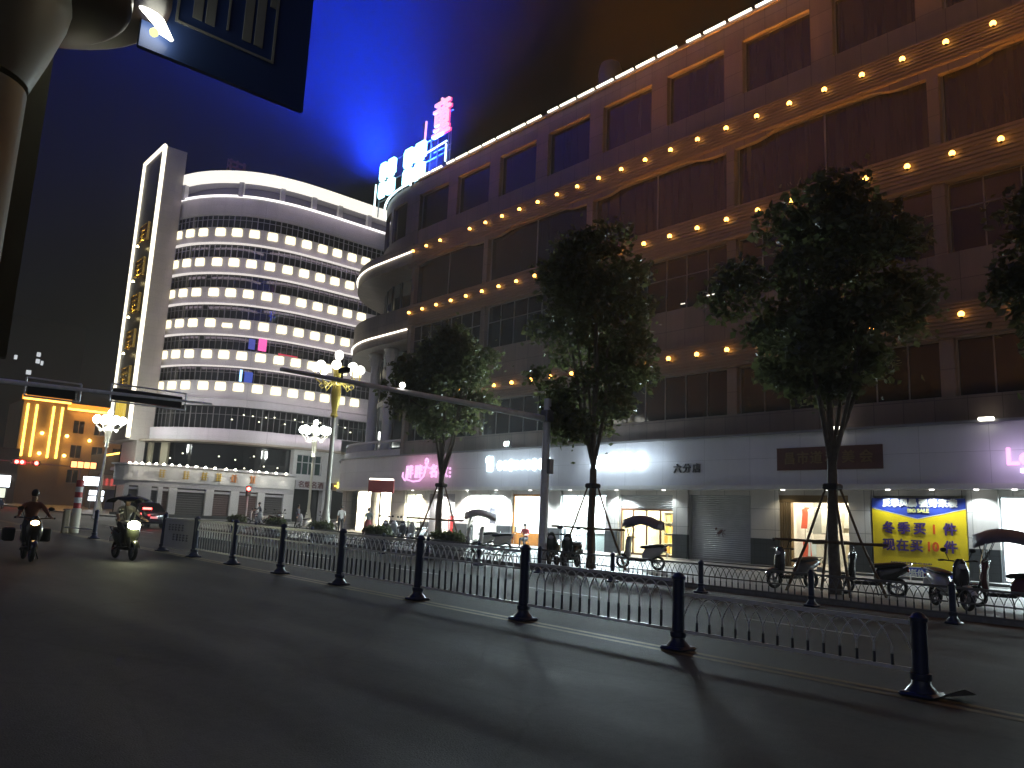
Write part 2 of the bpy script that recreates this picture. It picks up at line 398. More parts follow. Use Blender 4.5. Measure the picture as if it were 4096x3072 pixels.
def window(y0, y1, z0, z1, cols, rows=(), x=XF+.3, m=None, fw=.05, name='window', parent=None, fm=None):
    b = MB(); b.box(x, x+.03, y0, y1, z0, z1)
    o = P(b, name, m or m_cglass, parent)
    f = MB(); d = .07
    f.box(x-d, x-.002, y0, y0+fw, z0, z1); f.box(x-d, x-.002, y1-fw, y1, z0, z1); f.box(x-d, x-.002, y0+fw, y1-fw, z0, z0+fw); f.box(x-d, x-.002, y0+fw, y1-fw, z1-fw, z1)
    for i in range(1, cols):
        y = y0+(y1-y0)*i/cols; f.box(x-d+.01, x-.002, y-fw*.4, y+fw*.4, z0+fw, z1-fw)
    for z in rows: f.box(x-d+.015, x-.002, y0+fw, y1-fw, z-fw*.4, z+fw*.4)
    P(f, 'window_frame', fm or m_frame, o)
    return o
for a, c in TOPW: window(a, c, 22.9, 25.78, 1)
for i, y in enumerate(PIL):
    y2 = min(PIL[i+1] if i+1 < len(PIL) else 99, Y1+.2)
    if y > Y1-1: break
    if y2-y < 2: continue
    window(y+.22, y2-.22, 17.1, 20.45, 2, fw=.08)
    window(y+.24, y2-.24, 12.6, 15.5, 7, (14.4,), fw=.05, m=m_dglass)
    window(y+.26, y2-.26, 7.0, 9.25, 7, fw=.05, m=m_dglass)
# glowing strips put before the third-storey panes as their reflections
for y0, y1, z in ((21.3,21.9,13.05),(21.95,22.3,12.98),(20.45,20.65,13.2),(23.2,23.45,12.9),(18.6,18.9,12.95)):
    b = MB(); b.box(XF+.24, XF+.27, y0, y1, z, z+.05); P(b, 'reflection_strip', glow('pane reflection glow', (1,.9,.75), 1.6))
# amber lamps: one small bracket lamp every 1.68 m along the three bands
bulb_o = None
for z, skip in ((21.2, ()), (16.45, ()), (10.02, ())):
    for k in range(-3, 24):
        y = 8.6+1.68*k
        if y > 47.6 or (z > 21 and abs(y-42.2) < .5): continue
        if bulb_o is None:
            b = MB(); b.ball((0,0,0), .115, 10, 6); bulb_o = b.build('facade_lamp', m_amb, None, True)
            b2 = MB(); b2.tube([(.22,0,-.02),(.1,0,-.02)], .03, 6); b2.lathe([(.05,-.17),(.07,-.1)], n=8); br_o = b2.build('bracket', m_black); br_o.parent = bulb_o
            o = bulb_o; q = br_o
        else:
            o = bulb_o.copy(); C.objects.link(o); q = br_o.copy(); C.objects.link(q); q.parent = o
        o.location = (XF-.36, y, z); Pt(o, bl)
# outward light of the bulb rows, plus unseen uplights added for amber veil
for z in (21.2, 16.45, 10.02):
    for y, pw in ((0, 1.3), (18, 1.0), (36, .35)):
        Pt(lamp('bulb_row_light', 'AREA', (XF-.5, y, z), 60*pw, (1,.36,.06), None, 17, (R(90),0,R(90)), .3), bl)
        if z < 21: Pt(lamp('veil_uplight', 'AREA', (XF-2.5, y, z-3.2), 1700*pw, (1,.36,.05), None, 2.4, (R(180),0,0), 17.9, R(20)), bl)
# white light strips along the roof edge
for k in range(40):
    y = Y0+.2+k*1.5
    if y+1.4 > 49: break
    L = 1.26 if k % 7 else .85
    b = MB(); b.tube([(XF-.2,y,27.12),(XF-.2,y+L,27.12)], .075, 6)
    P(b, 'light_strip', m_led)
# ------------------------------------------------------------------ rounded street corner of the long building
def arc(cx, cy, r, a0, a1, n=28): return [(cx+r*math.cos(R(a0+(a1-a0)*i/n)), cy+r*math.sin(R(a0+(a1-a0)*i/n))) for i in range(n+1)]
def ribbon(mb, path, z0, z1, out=0., thick=.3, m=0):
    """a curved wall standing on a plan polyline; 'out' pushes it to the left of the walking direction"""
    n = len(path); L = []; K = []
    for i in range(n):
        a = Vector(path[max(i-1,0)]); c = Vector(path[min(i+1,n-1)]); t = (c-a).normalized(); nr = Vector((-t.y, t.x)); p = Vector(path[i])
        L.append(p+nr*out); K.append(p+nr*(out-thick))
    rings = []
    for i in range(n):
        rings.append([(L[i].x,L[i].y,z0),(L[i].x,L[i].y,z1),(K[i].x,K[i].y,z1),(K[i].x,K[i].y,z0)])
    mb.loft(rings, m); return mb
CT = [(XF,47.6)] + arc(42, 49, 10.4, 180, 90)[0:] + [(60,59.4)]        # top storey, walking +Y so the outside is on the left
CR = [(XF,47.6)] + arc(42.2, 52.5, 10.6, 180, 80)                      # balconies and bands
CI = [(33.6,47.6)] + arc(42.2, 52.5, 8.3, 180, 80)                     # recessed glass wall behind the balconies
b = MB(); ribbon(b, CT, 25.78, 26.95, 0, .4); ribbon(b, CT, 22.0, 22.9, 0, .4); 
for t in range(0, len(CT)-1, 5):
    p = Vector(CT[t]); q = Vector(CT[min(t+1, len(CT)-1)]); ribbon(b, [p, p.lerp(q, .9)] if t else [p, q], 22.9, 25.78, 0, .4)
vs = [(x,y,26.4) for x,y in CT]+[(60,47.6,26.4)]; b.add(vs, [tuple(range(len(vs)))])
P(b, 'corner_wall', m_wall)
b = MB(); ribbon(b, CT, 22.9, 25.78, -.2, .1); P(b, 'corner_window', m_cglass)
for z0, z1, o in ((20.45, 22.0, .12), (14.6, 17.1, .12)):
    b = MB(); ribbon(b, CR, z0, z1, o, .3)
    lo = [(x,y,z0+.02) for x,y in CR]+[(44,48,z0+.02)]; b.add(lo, [tuple(range(len(lo)))])
    hi = [(x,y,z1-.02) for x,y in CR]+[(44,48,z1-.02)]; b.add(hi, [tuple(range(len(hi)))])
    P(b, 'corner_band', m_wall)
b = MB(); ribbon(b, CI, 17.1, 20.45, 0, .1); ribbon(b, CI, 7.0, 14.6, 0, .1); P(b, 'corner_window', m_dglass)
b = MB()
for t in range(1, len(CI), 3):
    x, y = CI[t]; b.box(x-.08, x+.04, y-.05, y+.05, 7.0, 14.6); b.box(x-.08, x+.04, y-.05, y+.05, 17.1, 20.45)
ribbon(b, CI, 10.5, 10.9, .06, .1); P(b, 'window_frame', m_frame, None)
b = MB()                                                                # corner pier between facade and balconies
b.box(XF-.05, XF+2.2, 47.25, 47.6, 6, 25.8); P(b, 'corner_pier', m_wall)
b = MB(); ribbon(b, CR, 5.9, 6.5, .05, .3); lo = [(x,y,6.2) for x,y in CR]+[(46,48,6.2)]; b.add(lo, [tuple(range(len(lo)))]); P(b, 'balcony_floor', m_wplaster)
b = MB(); ribbon(b, CR, 7.05, 7.2, .03, .2)
for i in range(1, len(CR)):
    for t in (0, .33, .66):
        p = Vector(CR[i-1]).lerp(Vector(CR[i]), t); b.lathe([(.045,0),(.085,.16),(.05,.3),(.06,.56)], (p.x+.1,p.y,6.5), 8)
P(b, 'balcony_balustrade', m_wplaster, None, True)
# two tall columns with leafy capitals under the lower band
for cx, cy in ((33.25, 54.6), (33.0, 51.9)):
    b = MB(); b.lathe([(.52,0),(.52,.25),(.44,.35),(.38,.5),(.36,3.5),(.33,7.0),(.35,7.05),(.36,7.15),(.42,7.35),(.40,7.5),(.52,7.75),(.5,7.85),(.62,8.05),(.62,8.1)], (cx,cy,6.5), 20)
    for k in range(8):
        a = k*math.pi/4; b.tube([(cx+.34*math.cos(a),cy+.34*math.sin(a),13.6),(cx+.5*math.cos(a),cy+.5*math.sin(a),14.2),(cx+.6*math.cos(a),cy+.6*math.sin(a),14.1)], .06, 5)
    P(b, 'column', m_wplaster, None, True)
# light strips following the curves
def strips(path, z, out, r, m, step=1.5, i0=0, gap=.12, name='light_strip'):
    pts = []; acc = 0
    fine = []
    for i in range(len(path)-1):
        for k in range(6): fine.append(Vector(path[i]).lerp(Vector(path[i+1]), k/6))
    cur = []; L = 0
    def emit(cur):
        if len(cur) < 2: return
        q = []
        for i, p in enumerate(cur):
            t = (cur[min(i+1,len(cur)-1)]-cur[max(i-1,0)]).normalized(); nr = Vector((-t.y,t.x)); e = p+nr*out; q.append((e.x,e.y,z))
        bb = MB(); bb.tube(q, r, 6); P(bb, name, m)
    for i in range(len(fine)-1):
        d = (fine[i+1]-fine[i]).length; L += d
        if L % step > gap: cur.append(fine[i])
        else:
            emit(cur); cur = []
    emit(cur)
strips(CT[1:-1], 27.05, .2, .085, m_ledc, 1.9)
strips(CR, 21.3, .2, .07, m_led, 2.2)
strips(CR, 15.3, .2, .07, m_led, 2.2)
b = MB(); b.box(30.6, 30.75, 55.2, 55.35, 18.6, 21.0); 
# street side fascia (sign board band) and its rounded end
CF = [(XF-.15,47.6)] + arc(42.2, 52.5, 10.75, 180, 80)
b = MB(); b.box(XF-.35, XF+.3, Y0, 47.6, 3.72, 5.9); 
ribbon(b, CF, 3.72, 5.9, .2, .4); P(b, 'fascia', m_fascia)
b = MB(); b.box(XF-.5, XF+.3, Y0, 47.6, 5.9, 6.0); ribbon(b, CF, 5.9, 6.0, .35, .5); P(b, 'fascia_coping', m_grey)
b = MB(); b.box(XF-.55, XF+.25, Y0, 47.6, 3.52, 3.72); ribbon(b, CF, 3.52, 3.72, .4, .55); P(b, 'fascia_lip', m_lip)
# ground storey piers
ZB = .2
OPEN = [(-4.6,2.6),(4.2,9.55),(10.57,14.05),(14.95,18.03),(19.39,22.76),(23.64,27.07),(27.96,31.27),(32.87,35.4),(36.6,39.5),(40.9,43.8),(44.59,46.6)]
b = MB(); q = Y0
for a, c in OPEN+[(48.4, 99)]:
    b.box(XF-.02, XF+.5, q, a, 1.42, 3.52, 0); b.box(XF-.05, XF+.5, q, a, 0, 1.42, 1)
    q = c
for a, c in OPEN: b.box(XF+.1, XF+.5, a, c, 3.3, 3.52, 0)
P(b, 'ground_pier', [m_wall2, m_plinth])
b = MB(); b.box(XF-1.0, XF+5.5, Y0, 60, -.4, .3); b.box(XF-1.4, XF-1.0, Y0, 60, -.4, .2); P(b, 'shop_step', m_pave)
# ------------------------------------------------------------------ shops
SHOP_GROUP = 'lit shops under the fascia'
def room(a, c, col, pw, warm, depth=5.0, m=None, z1=3.3):
    """room behind an opening: one mesh of walls, floor and ceiling, with its own ceiling light"""
    x0, x1 = XF+.5, XF+depth
    b = MB(); y0, y1 = a-.3, c+.3
    b.quad((x1,y0,.3),(x1,y1,.3),(x1,y1,z1+.2),(x1,y0,z1+.2)); b.quad((x0,y0,.3),(x1,y0,.3),(x1,y0,z1+.2),(x0,y0,z1+.2)); b.quad((x0,y1,.3),(x1,y1,.3),(x1,y1,z1+.2),(x0,y1,z1+.2))
    b.quad((x0,y0,z1+.2),(x1,y0,z1+.2),(x1,y1,z1+.2),(x0,y1,z1+.2)); b.quad((x0,y0,.305),(x1,y0,.305),(x1,y1,.305),(x0,y1,.305), 1)
    o = P(b, 'shop_interior', [m or m_int, m_floor])
    em = glow('shop light %d %d' % (round(warm[2]*100), round(pw*10)), warm, pw*10)
    for k in range(2):
        bb = MB(); xx = x0+.6+k*2.1; bb.box(xx, xx+.9, y0+.5, y1-.5, z1+.08, z1+.15); P(bb, 'ceiling_light', em, o)
    return o
def shopfront(a, c, z0, z1, cols, m=None, fw=.06, name='shop_window', x=XF+.2, fm=None, rows=()):
    return window(a, c, z0, z1, cols, rows, x, m_glass, fw, name, None, fm or m_steel)
W_ = (1, .97, .9); CW = (.86, .97, 1); WM = (1, .80, .42); YW = (1, .9, .66)
room(4.2, 9.55, 0, 10, CW); room(14.95, 18.03, 0, 2.0, YW, 3.6); room(23.64, 27.07, 0, 7, WM)
room(27.96, 31.27, 0, 13, CW); room(32.87, 35.4, 0, 12, CW); room(36.6, 39.5, 0, 9, W_); room(40.9, 43.8, 0, 7, W_); room(44.59, 46.6, 0, 8, YW)
room(48.5, 53.5, 0, 10, YW); room(-4.6, 2.6, 0, 8, CW)
shopfront(4.2, 9.55, .3, 3.3, 5); shopfront(27.96, 31.27, .3, 3.3, 3); shopfront(32.87, 35.4, .95, 3.3, 1, fm=m_orange, fw=.12)
b = MB(); b.box(XF+.12, XF+.3, 32.87, 35.4, .3, .95); P(b, 'shop_sill', m_orange)
shopfront(36.6, 39.5, .3, 3.3, 3); shopfront(44.59, 46.6, .3, 3.3, 2); shopfront(40.9, 41.6, .3, 2.9, 1); shopfront(-4.6, 2.6, .3, 3.3, 4)
b = MB(); b.box(XF+.1, XF+.3, 40.9, 43.8, 2.75, 3.3); b.box(XF+.1,XF+.3,43.1,43.8,.3,2.75); P(b, 'door_head', m_grey)
shopfront(23.64, 27.07, .3, 2.6, 4, fm=mat('teak door frame', (.14,.06,.03), .4), fw=.1)
def shutter(a, c, z0, z1):
    b = MB(); n = max(3, int((z1-z0)/.09)); pts = []
    for i in range(n*4+1):
        t = i/4; z = z0+(z1-z0)*t/n; pts.append((XF+.22-.022*abs(math.sin(math.pi*t)), z))
    b.add([(x,a,z) for x,z in pts]+[(x,c,z) for x,z in pts], [(i,i+1,len(pts)+i+1,len(pts)+i) for i in range(len(pts)-1)])
    for y in (a+.03, c-.03): b.box(XF+.1, XF+.26, y-.05, y+.05, z0 if z0 < 1 else .3, z1)
    b.box(XF+.14, XF+.3, a, c, z0-.06, z0)
    return P(b, 'roller_shutter', m_shut)
shutter(19.39, 22.76, .36, 3.3); shutter(10.57, 14.05, .36, 3.3); shutter(23.64, 27.07, 2.62, 3.3)
b = MB(); M_ = Matrix.Rotation(R(-35),3,'X').to_4x4()                    # small galloping horse mark sprayed on the closed shutter
b.ball((XF+.19,21.1,1.62),(.012,.17,.075),10,6,0,M_); b.ball((XF+.19,21.32,1.76),(.012,.07,.05),8,5,0,M_)
for y0, z0, y1, z1 in ((21.22,1.62,21.3,1.45),(21.15,1.6,21.18,1.4),(21.0,1.56,20.93,1.38),(20.97,1.6,20.82,1.5),(20.94,1.65,20.82,1.72)): b.tube([(XF+.19,y0,z0),(XF+.19,y1,z1)],[.022,.012],5)
P(b, 'horse_mark', mat('brown spray paint', (.10,.04,.035), .6))
# the clothing shop has folded bronze door panels at its left
b = MB()
for k in range(5):
    y = 18.03-.04-k*.11; b.box(XF+.06+.02*(k%2), XF+.3, y-.045, y+.02, .3, 3.0)
b.box(XF+.05, XF+.3, 14.95, 18.03, 3.0, 3.3); P(b, 'folding_door', mat('bronze door', (.22,.15,.07), .35, .6))
for y, pw, c_ in ((2.5,60,CW),(5.3,130,CW),(7.2,130,CW),(8.9,150,CW),(10.1,170,CW),(11.6,150,CW),(13.2,120,CW),(15.6,50,YW),(17.6,50,YW),(23.9,110,CW),(26.9,600,CW),(30.2,1900,CW),(33.4,1900,CW),(36.4,1900,CW),(39.2,1900,W_),(42.4,1900,W_),(45.2,1700,YW)):
    bb = MB(); bb.lathe([(.08,-.04),(.09,0)], (XF-.4, y, 3.52), 10); o = P(bb, 'downlight', glow('downlight', (1,.96,.88), 5))      # small round lamps under the lip, those over the banner added to brighten it
    sp = lamp('downlight_beam', 'SPOT', (XF-.4, y, 3.44), pw, c_, None, .06, (R(0),R(8),0)); sp.data.spot_size = R(140); sp.data.spot_blend = .6; Pt(sp, o)
# corner shop mouth: curved wall with two smooth columns
b = MB(); ribbon(b, arc(42.2,52.5,10.6,160,80), .3, 3.52, -.3, .3); P(b, 'corner_shop_wall', m_wall2)
for cx, cy in ((32.1, 51.2), (32.6, 56.2)):
    b = MB(); b.lathe([(.5,0),(.5,.2),(.42,.3),(.42,3.2),(.5,3.24)], (cx,cy,.28), 20); P(b, 'round_pillar', m_wall2, None, True)
# ------------------------------------------------------------------ signs along the fascia (each a thing of its own)
XS = XF-.35
def sign(label, y, z, cat='sign', group='shop signs on the fascia'): return thing('shop_sign', label, cat, (XS, y, z), 0, group)
def tx(s, m, par, y, z, size, **k):
    o = text(s, m, None, (XS-.05, y, z), size, **k); return Pt(o, par)
s1 = sign('pink neon beauty shop sign with swash under its four characters', 43.6, 4.75)
for ch, y in (('胖', 45.75), ('胖', 44.65), ('名', 42.9), ('妆', 41.8)): tx(ch, m_pink, s1, y, 4.72, .92, bold=.035, name='character')
b = MB()
sw = [(XS-.06, 46.5, 4.75),(XS-.06,46.55,4.45),(XS-.06,46.25,4.2),(XS-.06,46.0,4.3),(XS-.06,46.1,4.5)]
b.tube(sw, .055, 6); b.tube([(XS-.06,46.1,4.28),(XS-.06,45.2,4.1),(XS-.06,44.5,4.15),(XS-.06,44.0,4.45),(XS-.06,43.85,4.9),(XS-.06,43.7,5.2)], .055, 6)
b.tube([(XS-.06,43.75+.16*math.cos(t*.6),5.45+.2*math.sin(t*.6)) for t in range(11)], .055, 6)
b.tube([(XS-.06,44.1,5.02),(XS-.06,43.75,5.1),(XS-.06,43.4,5.0)], .05, 6)
Pt(b.build('swash', m_pink, None, True), s1)
for k in range(3): bb = MB(); bb.ball((XS-.06, 41.1, 4.4+.25*k), .07, 8, 5); Pt(bb.build('neon_dot', m_pink, None, True), s1)
s2 = sign('white blown-out light-box sign of rounded letters left of the mast pole', 34.3, 5.0)
b = MB(); b.rbox((XS-.05,37.1,5.1),(.12,.5,.9),.05); b.ball((XS-.05,37.25,5.35),(.08,.3,.25)); Pt(b.build('letter', m_wsign, None, True), s2)
yy = 36.4
for k, (wd, ht) in enumerate([(.42,.6),(.4,.55),(.42,.72),(.38,.55),(.42,.55),(.4,.6),(.42,.7),(.44,.62),(.5,.85)]):
    b = MB(); b.ball((XS-.05, yy-wd/2, 4.98), (.08, wd/2+.03, ht/2), 12, 8); b.rbox((XS-.05, yy-wd/2, 4.98), (.1, wd*.8, ht*.8), .05)
    Pt(b.build('letter', m_wsign, None, True), s2); yy -= wd+.10
s3 = sign('large white overexposed character sign above the raised shutter', 26.5, 5.0)
m_ws3 = glow('brightest sign light', (.80, .95, 1), 7)
for k, y in enumerate([28.0, 27.2, 26.3, 25.35]):
    b = MB(); b.rbox((XS-.05, y, 4.98), (.12, .5, .82 if k else .6), .05); b.rbox((XS-.05, y, 5.02), (.1, .8, .28), .05); b.rbox((XS-.05, y, 4.72), (.1, .78, .2), .05)
    Pt(b.build('letter', m_ws3, None, True), s3)
for k, (dy, dz) in enumerate([(28.55,5.25),(28.6,5.0),(28.55,4.72),(28.5,4.45)]):
    b = MB(); b.ball((XS-.05, dy, dz), .09, 8, 6); Pt(b.build('light_dot', m_ws3, None, True), s3)
s4 = sign('small unlit dark three character lettering on the grey fascia', 22.6, 4.45)
m_dk = mat('dark lettering', (.05,.05,.06), .5)
for ch, y in (('六', 23.1), ('分', 22.55), ('店', 22.0)): tx(ch, m_dk, s4, y, 4.5, .46, name='character', bold=.01)
s5 = sign('dull red unlit plaque with faded gold characters behind the bare tree trunk', 15.6, 4.8)
b = MB(); b.box(XS-.06, XS, 13.35, 17.85, 4.33, 5.28); b.box(XS-.08, XS-.06, 13.35, 17.85, 4.33, 4.37); b.box(XS-.08, XS-.06, 13.35, 17.85, 5.24, 5.28); Pt(b.build('plaque', mat('faded red board', (.10,.035,.03), .6, var=.25, vscale=2)), s5)
m_fg = mat('faded gold', (.20,.13,.06), .5)
for ch, y in zip('昌市道和美会', (17.25, 16.65, 16.05, 15.4, 14.7, 13.98)): 
    o = tx(ch, m_fg, s5, y, 4.8, .55, name='character', bold=.012); o.location.x = XS-.075
s6 = sign('pink neon sign beginning with the letters Lo at the far right', 8.3, 4.7)
tx('Lo', m_pink, s6, 9.12, 4.62, .85, bold=.03, name='letter', align='LEFT')
for k in range(3): bb = MB(); bb.rbox((XS-.05, 8.55-.32*k, 4.15), (.1,.26,.16), .04); Pt(bb.build('letter', glow('pale violet neon', (.8,.6,1), 3), None, True), s6)
# yellow sale banner hung over the shutter
bn = thing('sale_banner', 'yellow and blue sale banner hanging over a closed shutter', 'banner', (XF+.05, 12.3, .4))
def wav(u, v): return .02*math.sin(u*5.1+v*1.3)+.015*math.sin(u*11+v*2.1)*(.4+.6*v)
BY0, BY1, BZ0, BZ1 = 13.98, 10.6, .15, 3.2
def bpt(u, v, d): return (XF-.03-d-wav(u, v), BY0+(BY1-BY0)*u, BZ0+(BZ1-BZ0)*v)
def bgrid(test, m, d, name):
    b = MB(); N, Mv = 48, 40
    pts = {}
    for i in range(N):
        for j in range(Mv):
            u = (i+.5)/N; lo, hi = test(u)
            v0, v1 = lo+(hi-lo)*j/Mv, lo+(hi-lo)*(j+1)/Mv
            l2, h2 = test(i/N); l3, h3 = test((i+1)/N)
            q = [(i/N, l2+(h2-l2)*j/Mv), ((i+1)/N, l3+(h3-l3)*j/Mv), ((i+1)/N, l3+(h3-l3)*(j+1)/Mv), (i/N, l2+(h2-l2)*(j+1)/Mv)]
            b.quad(*[bpt(u_, v_, d) for u_, v_ in q])
    return Pt(b.build(name, m, None, True, fix=False), bn)
top_edge = lambda u: .88-.13*(1-abs(2*u-1))
bot_edge = lambda u: .10+.055*math.sin(math.pi*u)
bgrid(lambda u: (0, 1), mat('yellow vinyl', (.80,.60,.01), .5, var=.05), 0, 'sheet')
bgrid(lambda u: (top_edge(u), 1), mat('blue vinyl', (.03,.06,.36), .5), .008, 'blue_top')
bgrid(lambda u: (top_edge(u)-.008, top_edge(u)), mat('white vinyl', (.7,.7,.7), .5), .010, 'white_rule')
bgrid(lambda u: (0, bot_edge(u)), mat('blue vinyl', (.03,.06,.36), .5), .008, 'blue_foot')
bgrid(lambda u: (bot_edge(u), bot_edge(u)+.008), mat('white vinyl', (.7,.7,.7), .5), .010, 'white_rule')
m_bt = mat('purple print', (.06,.025,.16), .5); m_rt = mat('red print', (.70,.10,.01), .5); m_wt = mat('white print', (.75,.76,.72), .5); m_yt = mat('pale yellow print', (.8,.8,.3), .5)
def bt(s, u, v, size, m, name='character', sx=1., bold=.012):
    p = bpt(u, v, .035); o = text(s, m, None, p, size, ext=.008, bold=bold, name=name, sx=sx); return Pt(o, bn)
for i, ch in enumerate('反季风暴'): bt(ch, .17+.095*i, .935, .33, m_wt, bold=.022)
for i, ch in enumerate('强势来袭'): bt(ch, .57+.10*i, .935, .33, m_wt, bold=.022)
bt('BIG SALE', .51, .845, .20, m_yt, 'lettering', bold=.014)
for ch, u, m in (('冬',.185,m_bt),('季',.35,m_bt),('买',.52,m_bt),('1',.67,m_rt),('件',.83,m_bt)): bt(ch, u, .62, .48, m, bold=.02)
for ch, u, m in (('现',.18,m_bt),('在',.33,m_bt),('买',.48,m_bt),('10',.645,m_rt),('件',.83,m_bt)): bt(ch, u, .41, .48, m, bold=.02)
bt('全部最低价', .36, .085, .26, m_wt, 'lettering', bold=.016); bt('买贵', .63, .085, .26, m_wt, 'lettering', bold=.016)
b = MB()
for k in range(26):
    p = bpt(.2+.017*k, .205, .012); b.obox(p, (.006, .035, .05 if k % 3 else .07))
Pt(b.build('fine_print', m_bt), bn)
b = MB()                                                                # two runners hanging from the lip hold it
for y in (13.9, 10.7): b.tube([(XF-.05,y,3.2),(XF-.05,y,3.5)], .012, 5)
Pt(b.build('cord', m_black), bn)
# rooftop signs
rs = thing('rooftop_sign', 'big red neon character standing on the roof edge', 'sign', (32.5, 46.4, 27.0))
m_rn = glow('red neon', (1, .06, .22), 1.6); m_rn2 = glow('pink white neon', (1, .45, .55), 1.5)
o = text('童', m_rn2, None, (32.45, 46.4, 31.95), 3.3, rz=R(-90), ext=.1, bold=.012, name='character', sx=.72); Pt(o, rs)
o = text('童', m_rn, None, (32.62, 46.4, 31.95), 3.3, rz=R(-90), ext=.05, bold=.05, name='character_rim', sx=.72); Pt(o, rs)
b = MB()
for y in (45.7, 47.1): b.tube([(32.75,y,26.6),(32.75,y,33)], .05, 6)
for z in (29.7, 31, 32.5): b.tube([(32.75,45.3,z),(32.75,47.6,z)], .035, 6)
Pt(b.build('support_frame', m_grey), rs)
b = MB(); b.tube([(32.5,48.55,31.0),(32.5,48.5,32.6)], .09, 6); Pt(b.build('neon_stroke', m_rn2), rs)
def lf(pts, name='light_strip'):
    bb = MB(); bb.tube(pts, .07, 6); Pt(bb.build(name, m_ledc), rb)
rb = thing('rooftop_sign', 'blue-white rooftop sign of eight glowing character blocks on the rounded corner', 'sign', (32.5, 51.5, 27.0))
m_cy = glow('cyan white sign', (.40, .86, 1), 4)
for y0, y1, zs in ((54.9,53.75,0),(53.7,52.45,0),(51.3,49.85,0),(49.8,48.2,0)):
    for z0, z1 in ((27.85,29.25),(29.4,31.0)):
        b = MB(); b.rbox((32.45,(y0+y1)/2,(z0+z1)/2), (.2, y0-y1, (z1-z0)*.78), .08); b.rbox((32.45,(y0+y1)/2+.06,(z0+z1)/2), (.22, (y0-y1)*.7, (z1-z0)), .08)
        Pt(b.build('character_block', m_cy, None, True), rb)
lf([(32.4,55.3,26.6),(32.4,55.3,29.3)]); lf([(32.4,48.1,29.73),(32.4,46.9,29.76)]); lf([(32.4,46.75,29.78),(32.4,45.45,29.84)]); lf([(32.4,45.5,29.6),(32.4,45.5,28.2)]); lf([(32.4,45.5,27.8),(32.4,45.5,27.2)]); lf([(32.4,50.0,27.0),(32.4,50.0,28.0)])
b = MB()
for y in (45.5, 48.1, 50, 51.8, 53.7, 55.3): b.tube([(32.8,y,26.5),(32.8,y,31)], .05, 6)
for z in (27.8, 29.3, 31.0): b.tube([(32.8,45.4,z),(32.8,55.4,z)], .04, 6)
Pt(b.build('support_frame', m_grey), rb)
Pt(lamp('sign_glow', 'AREA', (32.2, 51.0, 29.6), 62000, (.010, .046, 1), None, 7.0, (R(110), 0, R(132)), 3.0, R(80)), rb)
Pt(lamp('sign_glow', 'AREA', (32.2, 51.0, 29.6), 17000, (.010, .046, 1), None, 7.0, (R(112), 0, R(104)), 3.0, R(120)), rb)
# small things on the roof and facade
t = thing('water_tank', 'round ribbed roof tank standing behind the parapet', 'tank', (33.4, 30.0, 26.6))
b = MB(); b.lathe([(.7,0),(.72,.1)]+[(.72+.03*(k%2), .1+.3*k) for k in range(1,9)]+[(.6,2.9),(.1,3.2)], (33.4,30.0,26.9), 18); Pt(b.build('tank_shell', m_rib, None, True), t)
b = MB(); 
for dx, dy in ((-.5,-.5),(.5,-.5),(.5,.5),(-.5,.5)): b.box(33.4+dx-.05,33.4+dx+.05,30+dy-.05,30+dy+.05,26.6,26.95)
Pt(b.build('leg', m_grey), t)
t = thing('floodlight', 'white floodlight on a bracket at the fascia top above the left white sign', 'floodlight', (XF-.5, 35.1, 6.0))
b = MB(); b.tube([(XF-.4,35.1,6.0),(XF-.75,35.1,6.25)], .03, 6); b.rbox((XF-.8,35.1,6.22),(.12,.4,.28),.04); Pt(b.build('housing', m_black), t)
b = MB(); b.rbox((XF-.88,35.1,6.22),(.03,.36,.24),.01); Pt(b.build('lens', glow('floodlight lens', (.85,1,.97), 40)), t)
Pt(lamp('flood_beam','SPOT',(XF-1.0,35.1,6.2),1300,(.82,1,.97),None,.12,(R(75),0,R(95))), t).data.spot_size = R(150)
Pt(lamp('sign_spill','AREA',(XS-.2,35.0,5.0),800,(.72,.93,1),None,4.6,(R(90),0,R(90)),.7), s2)
Pt(lamp('sign_halo','AREA',(XS-1.1,26.6,5.0),55,(.72,.88,1),None,5,(R(90),0,R(-90)),.5), s3)
Pt(lamp('sign_halo','AREA',(XS-1.1,35.0,5.0),30,(.72,.88,1),None,5,(R(90),0,R(-90)),.5), s2)
Pt(lamp('sign_halo','AREA',(XS-.9,43.8,4.9),26,(1,.35,.62),None,4,(R(90),0,R(-90)),.5), s1)
Pt(lamp('sign_halo','AREA',(XS-.9,8.6,4.6),12,(.8,.6,1),None,1.5,(R(90),0,R(-90)),.5), s6)
Pt(lamp('sign_spill','AREA',(XS-.2,26.6,5.0),2000,(.76,.94,1),None,3.4,(R(90),0,R(90)),.9), s3)
for y, lab in ((15.2, 'small lit lamp on the fascia top above the red plaque'), (9.6, 'small pale lamp on the fascia top near the far right')):
    t = thing('wall_lamp', lab, 'lamp', (XF-.5, y, 5.95))
    b = MB(); b.rbox((XF-.55,y,6.0),(.2,.5,.12),.05); Pt(b.build('lens', glow('dim lamp', (1,.95,.8), 5 if y > 12 else .5), None, True), t)
    b = MB(); b.tube([(XF-.35,y+.1,6.0),(XF-.6,y+.1,6.06)], .02, 5); Pt(b.build('bracket', m_black), t)
